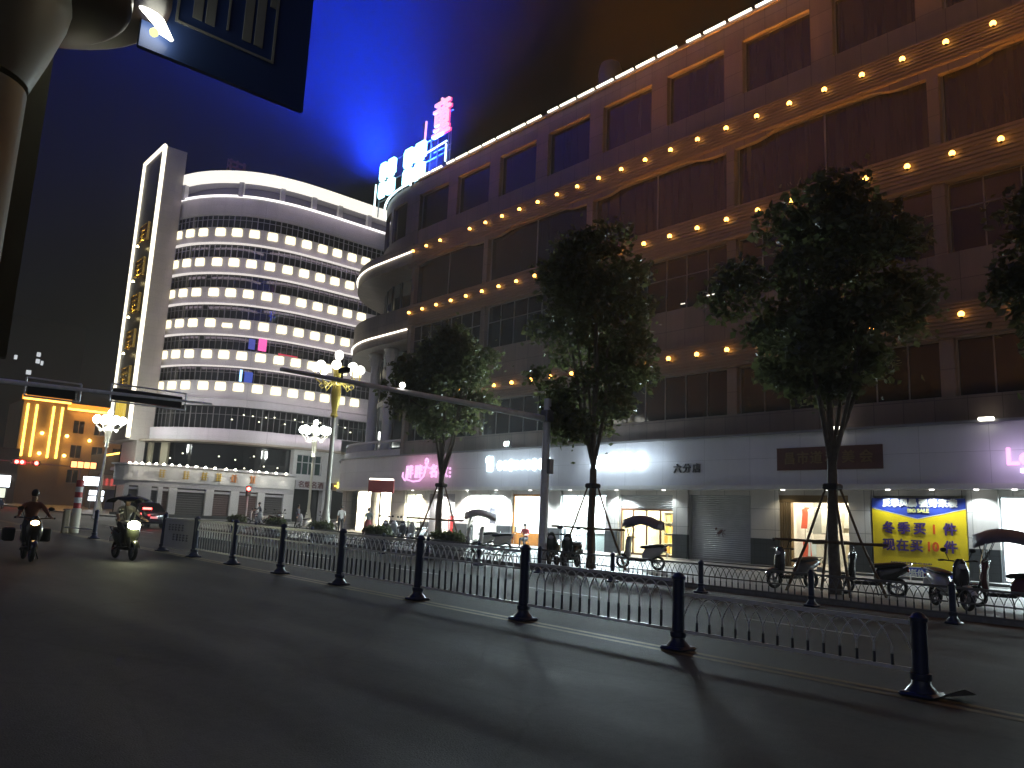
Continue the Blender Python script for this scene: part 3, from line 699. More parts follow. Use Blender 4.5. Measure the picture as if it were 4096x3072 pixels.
# ------------------------------------------------------------------ white hotel block across the side street
m_hot = tile_mat('white hotel tile', (.60, .585, .59), 1.2, .8, .008, dark=.75, rough=.5, var=.08)
m_hots = mat('pale soffit paint', (.45,.43,.45), .6)
m_panel = glow('warm wall patch glow', (1, .88, .58), 2.0)
m_crown = glow('cove lit crown glow', (1, .95, .84), 1.25)  # cove light on the crown band put in as emission
m_ledge = glow('ledge glow', (1, .92, .86), .9)  # emission in the ledge material makes its bright line
ht = thing('hotel_building', 'tall white rounded hotel with lit crown and rows of square glowing wall patches', 'building', (35, 82, .7))
def H(mb, name, m, parent=None, smooth=False): return Pt(mb.build(name, m, None, smooth), parent or ht)
def smooth_path(pts, n=5):
    out = []
    q = [Vector(p) for p in pts]
    for i in range(len(q)-1):
        p0, p1, p2, p3 = q[max(i-1,0)], q[i], q[i+1], q[min(i+2,len(q)-1)]
        for k in range(n):
            t = k/n; out.append(.5*((2*p1)+(-p0+p2)*t+(2*p0-5*p1+4*p2-p3)*t*t+(-p0+3*p1-3*p2+p3)*t**3))
    out.append(q[-1]); return [(p.x,p.y) for p in out]
HP = smooth_path([(24.9,93),(25.3,89.5),(25.9,86.4),(27.0,83.3),(28.9,80.6),(31.7,78.4),(35.2,77.3),(39,77.0),(43,77.0),(60,77.0)], 6)
HP = HP[::-1]                      # walk from right to left so that the outside lies on the left
HP = HP[::-1]
# walking from (24.9,93) towards +X keeps the inside on the left, so 'out' is negative below
def hb(z0, z1, out=0., th=.35): return ribbon(MB(), HP, z0, z1, -out+th, th)   # outer face sits 'out' metres in front of HP
def hcap(z, out=0.):
    b = MB(); vs = [(x,y,z) for x,y in HP]+[(60,93,z)]; b.add(vs, [tuple(range(len(vs)))]); return b
PITCH = 3.3
H(hb(36.2, 37.35, .35, .6), 'crown_band', m_crown)
H(hb(34.55, 36.2, -1.6, .2), 'crown_wall', mat('shaded loggia wall', (.16,.15,.2), .6))  # recess wall coloured dark for the shade inside
H(hb(32.5, 34.5, 0, .35), 'wall', m_hot); H(hb(34.5, 34.72, .12, .5), 'light_strip', glow('crown led line', (1,.95,.92), 1.8))
def at_len(path, L):
    acc = 0
    for i in range(len(path)-1):
        a = Vector(path[i]); c = Vector(path[i+1]); d = (c-a).length
        if acc+d >= L:
            t = (c-a)/d; return a+t*(L-acc), t
        acc += d
    return Vector(path[-1]), Vector((1,0))
for L in (5.5, 8.4, 15.3, 19.5, 23, 26.2, 30, 34):
    p, t = at_len(HP, L); b = MB(); b.obox((p.x+.15*t.y, p.y+.2, 35.36), (.5,.5,1.66), math.atan2(t.y,t.x)); H(b, 'crown_pillar', m_hot)
b = hcap(36.25); b.add(*[(lambda v: (v, [tuple(range(len(v)))]))([(x,y,34.5) for x,y in HP]+[(60,93,34.5)])][0]); H(b, 'roof', m_hots)
LP = [(25.8,86.5),(26.3,85.2),(26.95,83.55),(27.8,82.1),(29.0,80.55),(30.3,79.35),(31.8,78.45),(33.5,77.75),(35.3,77.3),(37.1,77.05),(39.0,77.0),(40.8,77.0),(42.7,77.0),(44.5,77.0)]
for r in range(8):
    zc = 30.5-PITCH*r                       # centre of this storey's glowing patches, standing for up-lit wall
    if r < 6:
        H(hb(zc-1.12, zc+.62, 0, .35), 'spandrel', m_hot)
        H(hb(zc-1.2, zc-1.12, .2, .5), 'ledge', m_ledge if r in (0,1,2,3,4) else m_hot)
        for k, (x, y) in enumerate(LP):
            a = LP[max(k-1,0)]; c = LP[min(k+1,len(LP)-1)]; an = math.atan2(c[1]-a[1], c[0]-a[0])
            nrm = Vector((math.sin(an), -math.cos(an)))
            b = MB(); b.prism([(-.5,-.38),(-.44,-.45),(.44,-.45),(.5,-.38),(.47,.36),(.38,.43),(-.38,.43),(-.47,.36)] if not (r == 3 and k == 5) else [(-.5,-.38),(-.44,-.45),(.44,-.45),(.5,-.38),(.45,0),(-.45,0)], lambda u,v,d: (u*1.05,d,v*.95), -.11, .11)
            o = b.build('glowing_wall_patch', m_panel); o.location = (x+nrm.x*.1, y+nrm.y*.1, zc+.05); o.rotation_euler = (0,0,an)
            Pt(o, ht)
    z0, z1 = zc+.62, zc+2.0
    if r in (0,): z1 = 32.5
    if r == 6: z0, z1 = 9.66, 11.95
    if r == 7: continue
    b = hb(z0-.02, z1+.02, -.3, .08); gl_o = H(b, 'ribbon_window', m_dglass)
    f = MB(); L = .4
    while L < 34:
        p, t = at_len(HP, L); nrm = Vector((t.y,-t.x)); q = p-nrm*.26
        wide = int(round(L/.62)) % 4 == 0
        f.obox((q.x, q.y, (z0+z1)/2), (.10 if wide else .05, .08, z1-z0), math.atan2(t.y,t.x)); L += .62
    rb_ = ribbon(f, HP, z0+(z1-z0)*.66, z0+(z1-z0)*.66+.05, .32, .06)
    H(f, 'window_frame', mat('pale window frame', (.42,.41,.45), .4) if r < 2 else m_frame, gl_o)
H(hb(30.5-PITCH*5-1.95, 30.5-PITCH*5-1.2, -.02, .3), 'spandrel', m_hot)
H(hb(8.3, 9.66, .6, 1.0), 'canopy', m_hot); H(hb(8.15, 8.35, 1.5, 1.9), 'canopy_edge', mat('tan canopy', (.40,.33,.26), .5))
b = hb(0, 8.2, -.4, .1); H(b, 'ribbon_window', m_dglass)
H(hb(5.3, 5.66, .35, .8), 'ledge', m_hots)
# first storey glass: curtains and piers seen behind it
b = MB()
for L, wd in ((1.8,.7),(4.0,.9)): 
    p, t = at_len(HP, L+6); b.obox((p.x-.1, p.y+.1, 6.9), (wd,.25,2.5), math.atan2(t.y,t.x))
H(b, 'lobby_pier', m_gold if False else mat('cream pier', (.45,.40,.28), .5))
# ground storey: beam, lit name board, shutters between white piers
HB = [(21.4,79.5),(22.2,77.8),(23.6,76.7),(26,76.1),(30,75.9),(37.6,75.8)]
HB = smooth_path(HB, 4)
def hb2(z0, z1, out=0., th=.3): return ribbon(MB(), HB, z0, z1, -out+th, th)
H(hb2(3.95, 5.35, .1, .3), 'name_board', m_hot); H(hb2(3.45, 3.95, 0, .3), 'beam', m_hots); H(hb2(5.35, 5.5, .45, .7), 'board_top', m_hots)
H(hb2(.5, 1.0, 0.02, .3), 'plinth', m_plinth)
for x0, x1 in ((21.4,21.75),(22.6,23.7),(24.3,24.7),(25.3,26.0),(28.7,29.45),(31.1,31.95),(33.85,34.6),(36.6,37.6)):
    b = MB(); b.box(x0, x1, 75.85, 76.3, 1.0, 3.45); H(b, 'ground_pier', m_hot)
for k in range(16):                                                     # glowing dots put before the dark glass as lamp reflections
    x = 31.5+.85*k+.25*math.sin(k*7.3); z = 11.25+.22*math.sin(k*3.1) if k % 3 else 10.7
    b = MB(); b.ball((x, 77.05 if x > 36 else 77.25+(36-x)*.28, z), (.10,.05,.07), 8, 5); H(b, 'reflection_dot', glow('reflection dot glow', (1,.95,.7), 3))
for k in range(9):
    x = 26.5+1.2*k+.3*math.sin(k*5.1); b = MB(); b.ball((x, 76.85 if x > 31 else 77.0+(31-x)*.75, 6.4+.7*math.sin(k*2.3)), (.09,.05,.07), 8, 5); H(b, 'reflection_dot', glow('reflection dot glow', (1,.95,.7), 3))
for x0, x1, cl in ((21.75,22.6,0),(23.7,24.3,0),(24.7,25.3,1),(26.0,28.7,0),(29.45,31.1,1),(31.95,33.85,1),(34.6,36.6,0)):
    bb = MB(); n = 24
    pts = [(76.15+.02*(i%2), .9+2.55*i/n) for i in range(n+1)]
    bb.add([(x0,y,z) for y,z in pts]+[(x1,y,z) for y,z in pts], [(i,i+1,len(pts)+i+1,len(pts)+i) for i in range(len(pts)-1)])
    bb.box(x0, x1, 75.95, 76.14, 3.1, 3.3, 1)
    H(bb, 'roller_shutter', [mat('dark red shutter', (.07,.03,.028), .5) if cl else mat('dark grey shutter', (.05,.045,.045), .5), m_hots])
# downlights over the name board, each with its own beam on the board
fx = [21.9,22.3,22.75,23.2,23.7,24.3,25.0,25.7,26.4,27.2,28.1,29.0,30.1,31.0,32.6,33.4,34.2,35.2,36.3]
m_hl = glow('board downlight', (1,.95,.78), 22)
for k, x in enumerate(fx):
    y = 75.3 if x > 24 else 75.3+(24-x)*.9
    b = MB(); b.lathe([(.15,0),(.03,.16)], (x, y-.2, 5.42), 8)
    o = H(b, 'downlight', m_hl)
    if k % 2 == 0: Pt(lamp('downlight_beam', 'SPOT', (x, y-.1, 5.4), 42, (1,.93,.75), None, .05, (R(12),0,0)), o).data.spot_size = R(60)
# gold lettering on the board: blurred beyond reading in the photograph, kept as bare strokes
for k, (x, m_) in enumerate(((24.5,m_gold),(26.6,m_gold),(28.3,m_gold),(29.7,m_gold),(31.2,mat('orange lettering',(.6,.22,.05),.4)),(33.1,mat('orange lettering',(.6,.22,.05),.4)))):
    b = MB(); rr = random.Random(k)
    y = 75.66 if x > 25 else 75.95
    for q in range(4): b.box(x-.34+.1*rr.random(), x+.34-.1*rr.random(), y-.03, y+.03, 4.32+.2*q, 4.39+.2*q)
    for q in range(2): b.box(x-.2+.3*q, x-.12+.3*q, y-.035, y+.035, 4.25+.1*rr.random(), 5.05)
    H(b, 'board_letter', m_)
# plain right-hand part of the block with two barred windows, and two open shops below it
b = MB(); b.box(37.6, 62, 76.4, 77.2, 7.7, 9.7); b.box(37.6, 62, 76.4, 77.2, 4.95, 5.6); b.box(37.6, 38.0, 76.4, 77.2, 5.6, 7.7); b.box(40.9, 43.2, 76.4, 77.2, 5.6, 7.7); b.box(46, 62, 76.4, 77.2, 5.6, 7.7)
b.box(41.7, 42.3, 76.25, 76.9, 9.7, 12.0); b.box(37.6, 37.9, 76.3, 77.2, .5, 4.95); b.box(41.2, 42.3, 76.3, 77.2, .5, 4.2); b.box(46.5, 62, 76.4, 77.2, .5, 4.95)
H(b, 'wall', m_hot)
for x0, x1 in ((38.0,40.9),(43.2,46)):
    b = MB(); b.box(x0, x1, 76.75, 76.8, 5.6, 7.7); o = H(b, 'window', mat('green window glass', (.02,.05,.045), .1))
    f = MB()
    for i in range(5): f.box(x0+(x1-x0)*i/4-.05, x0+(x1-x0)*i/4+.05, 76.66, 76.74, 5.6, 7.7)
    for z in (5.62, 6.9, 7.68): f.box(x0, x1, 76.67, 76.73, z-.05, z+.05)
    H(f, 'window_frame', m_hots, o)
b = MB(); b.box(37.9, 41.4, 76.1, 76.5, 4.1, 5.0); H(b, 'shop_board', m_hots)
b = MB(); b.box(38, 46.5, 80, 80.1, .6, 4.2); b.box(38, 38.1, 77, 80, .6, 4.2); b.box(46.4, 46.5, 77, 80, .6, 4.2); b.box(38, 46.5, 77, 80, 4.2, 4.3); H(b, 'shop_interior', m_int)
for x0, x1, c_, s_ in ((38.2,41,(1,.93,.8),6),(42.5,46.2,(1,.84,.5),9)):
    b = MB(); b.box(x0, x1, 77.6, 78.6, 4.05, 4.15); H(b, 'ceiling_light', glow('corner shop light %d' % s_, c_, s_))
t = thing('shop_sign', 'dark four character tobacco and liquor shop lettering on a pale board', 'sign', (39.6, 76.05, 4.5), 0, 'shop signs across the side street')
for ch, x in zip('名烟名酒', (38.55, 39.25, 40.0, 40.75)): Pt(text(ch, mat('maroon lettering', (.12,.04,.04), .5), None, (x, 76.06, 4.55), .72, rz=0, ext=.03, bold=.02, name='character'), t)
t = thing('shop_sign', 'glowing yellow shop sign at the side street corner', 'sign', (43.5, 76.0, 4.55), 0, 'shop signs across the side street')
for ch, x in zip('卡迪尔', (42.9, 43.6, 44.3)): Pt(text(ch, glow('yellow sign light', (1,.78,.08), 5), None, (x, 76.2, 4.55), .85, rz=0, ext=.04, bold=.03, name='character'), t)
b = MB(); b.box(42.3, 46.5, 76.3, 76.5, 4.2, 4.95); H(b, 'shop_board', mat('brown shop board', (.2,.12,.1), .5))
t = thing('light_box', 'tall white light box standing in the yellow shop doorway', 'sign', (45.6, 75.9, .6))
b = MB(); b.rbox((45.6,75.9,2.2),(.5,.2,2.4),.04); Pt(b.build('panel', glow('white light box', (1,.95,.95), 3.5)), t); b = MB(); b.rbox((45.6,75.9,.75),(.6,.4,.3),.05); Pt(b.build('foot', m_grey), t)
# unseen area lamps added before the wall to brighten the white spandrels
for r in range(7):
    zl = 30.5-PITCH*r-1.0 if r < 6 else 9.2
    for cx, cy, L_, rz in ((39.5,75.9,13,0),(29.2,78.0,8,R(-45)),(25.7,82.9,2.6,R(-68))):
        Pt(lamp('spandrel_fill','AREA',(cx,cy,zl),36*L_/13,(1,.80,.94),None,L_,(R(72) if r < 6 else R(90),0,rz),.25), ht)
for cx, cy, L_, rz in ((39.5,75.8,13,0),(29.0,77.8,8,R(-45)),(25.6,82.9,2.6,R(-68))):
    Pt(lamp('crown_fill','AREA',(cx,cy,34.6),36*L_/13,(1,.80,.94),None,L_,(R(60),0,rz),.25), ht)  # unseen fill lamps added for the wall under the crown
# coloured lit rooms behind the ribbon windows
for x, y, z, wd, hh, c_, s_, nm in ((33.6,77.95,18.75,.9,1.3,(1,.12,.45),1.3,'pink'),(32.6,78.3,18.7,.7,1.1,(.12,.16,.8),.5,'blue'),(36.3,77.45,17.95,2.2,.28,(1,.05,.12),.7,'red'),(31.9,78.6,15.3,.25,1.2,(.3,.6,1),3.5,'ice'),(32.6,78.3,15.2,.9,1.1,(.05,.1,.55),.9,'dark blue')):
    b = MB(); b.rbox((x,y-.16,z),(wd,.05,hh),.04); H(b, 'lit_window', glow('window light '+nm, c_, s_))
# vertical fin with outlined edge and gold characters
b = MB(); b.box(23.8, 26.0, 85, 91.8, 8.2, 40); b.box(24.6, 25.4, 85.0, 90, .6, 8.2); P2 = H(b, 'fin', tile_mat('warm fin tile', (.46, .41, .36), 1.2, .8, .01, axis='xz', dark=.75, var=.1))
b = MB(); b.box(23.72, 23.8, 85.2, 91.6, 8.3, 39.8); H(b, 'fin_face', m_brown)
m_fin = glow('fin outline led', (1, .92, .72), 2.2)
for pts in ([(23.68,85.05,8.4),(23.68,85.05,40)],[(23.68,85.05,40.02),(23.68,91.75,40.02)],[(23.68,91.75,40),(23.68,91.75,8.4)]):
    b = MB(); b.tube(pts, .21, 6); H(b, 'outline_strip', m_fin)
m_gl = mat('gilt fin letter', (.62,.42,.10), .3, .6); m_spot = glow('letter uplight', (1,.8,.35), 16)
for k in range(5):
    zc = 30.9-3.95*k; b = MB(); rr = random.Random(40+k)
    for q in range(4): b.box(23.45, 23.7, 86.9+q*.85-.1, 86.9+q*.85+.1, zc-1.1+.25*(q%2), zc+.9-.2*(q%3))
    for q in range(4): b.box(23.42, 23.66, 86.7, 89.8, zc-.9+q*.55, zc-.78+q*.55)
    o = H(b, 'fin_letter', m_gl)
    bb = MB(); bb.lathe([(.16,0),(.05,.2)], (23.1, 88.3, zc-1.75), 8); q_ = H(bb, 'uplight', m_spot, o)
    sp = lamp('letter_beam', 'SPOT', (23.2, 88.3, zc-1.6), 700, (1,.75,.25), None, .05, (R(180),R(8),0)); sp.data.spot_size = R(40); Pt(sp, o)
b = MB(); 
for q in range(5): b.box(23.4, 23.7, 87.0+.6*q, 87.3+.6*q, 10.6-.3*(q%2), 12.6-.2*(q%3))
H(b, 'fin_letter', glow('yellow fin letter', (1,.70,.08), .8))
# unlit rooftop characters behind the crown
t = thing('rooftop_sign', 'unlit dark rooftop characters standing on the white rounded hotel', 'sign', (36, 82, 36.3))
m_ul = mat('unlit red letter', (.16,.05,.06), .5)
for k, (x, y) in enumerate(((31.0,83.5),(36.2,83.5),(42.5,83.5))):
    b = MB(); rr = random.Random(k+7); z = 38.3
    for q in range(4): b.box(x-1.0, x+1.0, y-.1, y+.1, z-.2+q*.62, z-.02+q*.62)
    for q in range(3): b.box(x-.8+q*.75, x-.62+q*.75, y-.1, y+.1, z-.4, z+2.0)
    b.box(x-1.2, x+1.2, y+.15, y+.2, 36.3, 36.4)
    for q in (-1, 1): b.box(x+q-.04, x+q+.04, y+.12, y+.2, 36.3, z+2)
    Pt(b.build('character', m_ul), t)
# ------------------------------------------------------------------ amber lit building and dark tower farther off
yb = thing('amber_building', 'distant five storey block washed in amber with four glowing vertical bars', 'building', (30, 140, 1.1))
m_yw = mat('tan stucco', (.30,.22,.15), .7, var=.1, vscale=.5)
b = MB(); b.box(23.2, 29.2, 138.5, 150, 1, 17.0); b.box(29.2, 48, 140, 150, 1, 16.6); Pt(b.build('wall', m_yw), yb)
m_yl = glow('amber bar light', (1,.55,.08), 6); m_yc = glow('amber cornice light', (1,.34,.03), 1.7)
for x in (23.8, 25.0, 27.3, 28.5): b = MB(); b.tube([(x,138.2,8.3),(x,138.2,16.3)], .17, 8); Pt(b.build('light_bar', m_yl), yb)
b = MB(); b.box(22.9, 29.6, 138, 138.5, 16.9, 17.7); b.box(29.5, 48, 139.4, 140, 16.2, 17.2); Pt(b.build('cornice_light', m_yc), yb)
b = MB(); b.box(29.5, 48, 139.2, 139.4, 16.15, 16.45); b.box(23, 29.5, 137.9, 138.0, 16.9, 17.15); Pt(b.build('cornice_light', m_yl), yb)
for zr in (13.6, 9.7, 5.8):
    for x in (31.5, 34.6, 37.7, 40.8): 
        b = MB(); b.box(x-.75, x+.75, 139.93, 140.05, zr-1, zr+1); o = Pt(b.build('window', m_dglass), yb)
        f = MB(); f.box(x-.85,x+.85,139.86,139.93,zr-1.12,zr-1); f.box(x-.04,x+.04,139.88,139.93,zr-1,zr+1); Pt(f.build('frame', m_yw), o)
for x in (26.2, 29.9, 33.2):
    for z in (12.0, 8.9) if x < 33 else (11.6,):
        b = MB(); b.ball((x,139.5 if x > 29.2 else 138.3,z), .26, 8, 6); Pt(b.build('wall_lamp', glow('small amber lamp', (1,.6,.12), 12), None, True), yb)
        Pt(lamp('wall_glow','POINT',(x,138.6 if x > 29.2 else 137.4,z-.3),110,(1,.5,.1),None,.3), yb)
for x in (33, 38): Pt(lamp('cornice_glow','AREA',(x,138.9,16.1),170,(1,.45,.08),None,5,(R(20),0,0),.6), yb)
yc = thing('annex_building', 'low dark annex with a yellow light strip along its roof beside the amber block', 'building', (34, 118, 1))
b = MB(); b.box(30.5, 46, 118, 126, .9, 8.6); Pt(b.build('wall', mat('grey render', (.2,.18,.17), .7)), yc)
b = MB(); b.tube([(29.9,118,8.2),(29.9,103,8.9)], .14, 6); b.tube([(29.9,102,8.9),(29.9,99,9.1)], .14, 6); 
b = MB(); b.tube([(30.4,117.6,8.3),(33.2,104,9.2)], .12, 6); Pt(b.build('light_strip', m_yl), yc)
b = MB(); b.box(31,36,117.8,118,1,4.2); Pt(b.build('shutter', mat('blue shutter', (.05,.06,.22), .5)), yc)
dt = thing('dark_tower', 'far dark high-rise with only a few lit windows', 'building', (20, 210, 1.6))
b = MB(); b.box(10, 46, 210, 222, 1, 44); b.box(14, 22, 209, 210, 1, 47); Pt(b.build('wall', mat('dark concrete', (.012,.010,.010), .9)), dt)
m_lw = glow('faint lit window', (.9,.95,1), .8)
rr = random.Random(3)
for x, z in ((17.6,38),(24.4,38.6),(25.6,36.5),(36.7,35.6),(36.7,34.0),(37.6,33.7),(19.6,33.5),(27.8,33),(28.9,31.4),(32.2,34.2),(35.2,31.1),(21.3,36.0)):
    b = MB(); s_ = rr.uniform(.25,.5); b.box(x-s_, x+s_, 209.8, 209.98, z-.5, z+.5); Pt(b.build('lit_window', m_lw), dt)
# low dark shops at the far left with a few lit signs
lowb = thing('low_shop_row', 'low dark shop row across the far junction under the red signals', 'building', (18, 134, 1))
b = MB(); b.box(4, 22.6, 132, 142, 1, 9); b.box(4, 22.6, 131.4, 132, 4.4, 5.4); Pt(b.build('wall', mat('dark shop wall', (.14,.10,.08), .7, var=.2)), lowb)
for x in (8, 11.5, 15, 18.5): b = MB(); b.box(x-1.4,x+1.4,131.9,132.05,1.2,4.2); Pt(b.build('shutter', m_frame), lowb)
def boxsign(x, y, z, w_, h_, m, lab, depth=.2, posts=True, zb=None, name='shop_sign'):
    t = thing(name, lab, 'sign', (x, y, z-h_/2))
    b = MB(); b.rbox((x,y,z),(w_,depth,h_),.05); Pt(b.build('panel', m), t)
    f = MB(); f.box(x-w_/2-.05,x+w_/2+.05,y+depth/2,y+depth/2+.08,z-h_/2-.05,z+h_/2+.05); Pt(f.build('backing', m_black), t)
    if zb is not None:
        f = MB()
        for q in (-.35,.35): f.tube([(x+q*w_,y+.1,zb),(x+q*w_,y+.1,z)], .05, 6)
        Pt(f.build('post', m_grey), t)
    return t
m_far1 = glow('far white sign', (.85,.93,1), 5)
boxsign(21.0, 131.2, 4.25, 1.6, 1.6, m_far1, 'white glowing shop sign at the far left edge', zb=1)
boxsign(20.6, 130.9, 2.6, 1.5, 1.3, glow('far pale sign', (.95,1,.8), 1.2), 'pale lit shop doorway at the far left edge', zb=1, name='lit_doorway')
rd = thing('led_sign', 'red scrolling led board beside the far signals', 'sign', (26.4, 108, 6.3))
b = MB(); b.box(24.0,27.0,108,108.2,5.85,6.75); Pt(b.build('housing', m_black), rd)
for k in range(4): b = MB(); b.rbox((24.35+.72*k,107.95,6.3),(.62,.08,.72),.1); Pt(b.build('led_character', glow('red led', (1,.36,.12), 4)), rd)
b = MB(); b.tube([(25.2,108.3,1),(25.2,108.3,7.0)], .1, 8); Pt(b.build('post', m_grey), rd)
boxsign(26.1, 106, 4.35, 1.9, 1.05, m_far1, 'white lit sign box under the red led board', zb=1)
b = boxsign(26.3, 104, 2.95, 1.6, .55, m_far1, 'upper of two small white lit signs above the striped bollard', zb=1); boxsign(26.2, 103.7, 2.25, 1.6, .5, m_far1, 'lower of two small white lit signs above the striped bollard', zb=1)
rs2 = boxsign(29.6, 112, 4.5, 2.6, 1.9, mat('pale sign face', (.5,.42,.36), .5), 'pale board with red characters beside the white lamp post', zb=1)
b = MB(); rr = random.Random(8)
for k in range(4):
    for q in range(4): b.box(28.5+.6*k, 28.95+.6*k, 111.84, 111.9, 4.1+.22*q, 4.2+.22*q)
    b.box(28.68+.6*k, 28.78+.6*k, 111.84, 111.9, 4.05, 5.0)
Pt(b.build('lettering', glow('red lettering', (1,.12,.10), .7)), rs2)
# ------------------------------------------------------------------ road fences
def fence_post(h, w=1.0):
    b = MB()
    b.rbox((0,0,.025),(.40*w,.36*w,.05),.05); b.lathe([(.16*w,.05),(.14*w,.08),(.10*w,.12),(.092*w,.17)], n=14)
    b.lathe([(.092*w,.16),(.108*w,.17),(.11*w,.20),(.108*w,.23),(.084*w,.24),(.080*w,h*.55),(.082*w,h-.10),(.094*w,h-.095),(.094*w,h-.06),(.078*w,h-.05),(.06*w,h-.02),(.02,h)], n=16)
    return b
m_rail = mat('pale rail paint', (.74,.75,.74), .35, 0, var=.12, vscale=9)
m_sleeve = mat('dark bar sleeve', (.04,.045,.06), .4)
def fence_panel(L, zt, arch=True, zb=.25, second=True, step=.19, r=.014):
    """panel along +Y from 0 to L: rails, bars with dark sleeves, interlaced pointed arches under the top rail"""
    b = MB(); n = max(4, int(round(L/step))); s = L/n
    b.box(-.02,.02,0,L,zt-.045,zt); b.box(-.018,.018,0,L,zb-.02,zb+.02)
    za = zt-.05-(.24 if arch else 0); 
    if second: b.box(-.015,.015,0,L,za-.03,za)
    for i in range(1, n):
        y = i*s; b.tube([(0,y,zb),(0,y,za)], r, 6, 0, False); b.tube([(0,y,zb+.02),(0,y,zb+(za-zb)*.62)], r*1.45, 6, 1)
    if arch:
        for i in range(0, n-1):
            y0, y1 = i*s, (i+2)*s; pts = []
            for k in range(9):
                t = k/8; pts.append((0, y0+(y1-y0)*t, za+(zt-.05-za)*math.sin(math.pi*t)**.8))
            b.tube(pts, r*.75, 5, 0, False)
    return b
def pf(o, parent): return Pt(o, parent)
f1 = thing('road_fence', 'navy posted pale barred median fence running along the double yellow line', 'fence', (9.1, 3.6, 0))
posts = [(3.58,.86),(6.70,1.02),(9.79,1.22),(12.79,1.22),(15.77,1.22),(18.67,1.22),(21.61,1.22),(24.49,1.22),(27.33,1.22)]
pan = [(.76,.25,False,.20),(.92,.25,False,.19),(1.10,.25,True,.19)]
pm = {}
for i, (y, h) in enumerate(posts):
    if h not in pm: pm[h] = fence_post(h).build('post', m_navy, None, True); o = pm[h]
    else: o = pm[h].copy(); C.objects.link(o)
    o.location = (9.1, y, g(y)); Pt(o, f1)
pp = None
for i in range(len(posts)-1):
    y0, y1 = posts[i][0]+.1, posts[i+1][0]-.1
    if i == len(posts)-2: continue
    b = fence_panel(y1-y0, (.76,.93,1.12)[min(i,2)], True, .25, i >= 2, .19, .014 if i else .012)
    o = b.build('panel', [m_rail, m_sleeve], None); o.location = (9.1, y0, g(y0)+.0); o.rotation_euler = (math.atan(.008),0,0); Pt(o, f1)
nb = thing('notice_board', 'white notice panel with two lines of dark characters fixed in the median fence', 'sign', (9.1, 26, g(26)))
b = MB(); b.box(9.08,9.12,24.62,27.23,.36,1.22); Pt(b.build('sheet', mat('white notice sheet', (.62,.63,.62), .5, var=.08, vscale=2)), nb)
b = MB(); b.box(9.06,9.14,24.6,27.25,1.22,1.26); b.box(9.06,9.14,24.6,27.25,.32,.36); Pt(b.build('frame', m_rail), nb)
b = MB(); rr = random.Random(5)
for row, (za, ya, nn) in enumerate(((.98,26.75,5),(.68,26.3,5))):
    for k in range(nn):
        yc_ = ya-.29*k
        for q in range(3): b.box(9.065,9.075,yc_-.08,yc_+.08,za-.08+.08*q,za-.06+.08*q)
        b.box(9.06,9.07,yc_-.01+rr.uniform(-.05,.05),yc_+.01,za-.1,za+.11)
Pt(b.build('print', mat('grey print', (.16,.16,.17), .6)), nb)
tr = thing('litter', 'pale scrap of paper lying against the nearest fence post', 'litter', (9.22, 3.25, 0))
b = MB(); b.add([(9.2,3.45,.0),(9.5,3.3,.02),(9.42,3.15,.05),(9.22,3.2,.12),(9.16,3.33,.06)], [(0,1,2,3),(0,3,4)]); Pt(b.build('paper', mat('scrap paper', (.5,.5,.48), .7), fix=False), tr)
# second, lower fence on the far side of the carriageway
f2 = thing('kerb_fence', 'low barred fence along the kerb in front of the shops', 'fence', (17.4, 10, .05))
p2 = None; ys = [-5.7+2.97*k for k in range(17)]
for k, y in enumerate(ys):
    if p2 is None: p2 = fence_post(.82, .8).build('post', m_navy, None, True); o = p2
    else: o = p2.copy(); C.objects.link(o)
    o.location = (17.4, y, g(y)); Pt(o, f2)
q2 = None
for k, y in enumerate(ys[:-1]):
    if k in (3,): pass
    if q2 is None: q2 = fence_panel(2.81, .73, True, .2, True, .17, .011).build('panel', [mat('dull rail paint', (.16,.16,.155), .5), m_sleeve]); o = q2
    else: o = q2.copy(); C.objects.link(o)
    o.location = (17.4, y+.08, g(y+.08)); o.rotation_euler = (math.atan(.008),0,0); Pt(o, f2)
# three stray posts where the median fence is broken
f3 = thing('broken_fence_post', 'lone dark fence post between the striped bollard and the second rider', 'post', (9.0, 35.1, g(35)))
o = fence_post(1.15).build('shaft', m_navy, None, True); o.parent = f3
b = MB(); b.tube([(0,.1,.35),(-.1,4.4,.3)], .03, 6); b.build('rail', m_rail).parent = f3
# striped bollard
sb = thing('striped_bollard', 'tall red and white striped bollard standing at the fence end', 'bollard', (9.36, 39.9, g(39.9)))
b = MB(); b.lathe([(.2,0),(.2,1.05),(.16,1.1)], n=16); b.build('base', mat('cream bollard base', (.62,.58,.45), .5), sb, True)
for k in range(5): b = MB(); b.lathe([(.155,1.1+.24*k),(.155,1.34+.24*k)], n=16); b.build('band', m_redp if k % 2 == 0 else m_white, sb, True)
b = MB(); b.lathe([(.165,2.3),(.14,2.36),(.02,2.38)], n=16); b.build('cap', m_redp, sb, True)
b = MB(); b.rbox((-.42,-.2,.5),(.26,.25,1.0),.06); t = thing('concrete_block', 'tan concrete block beside the striped bollard', 'block', (9.36, 39.9, g(39.9))); b.build('body', mat('tan concrete', (.3,.25,.17), .8), t); b = MB(); b.rbox((-.42,-.2,1.03),(.3,.29,.06),.05); b.build('cap', m_grey, t)
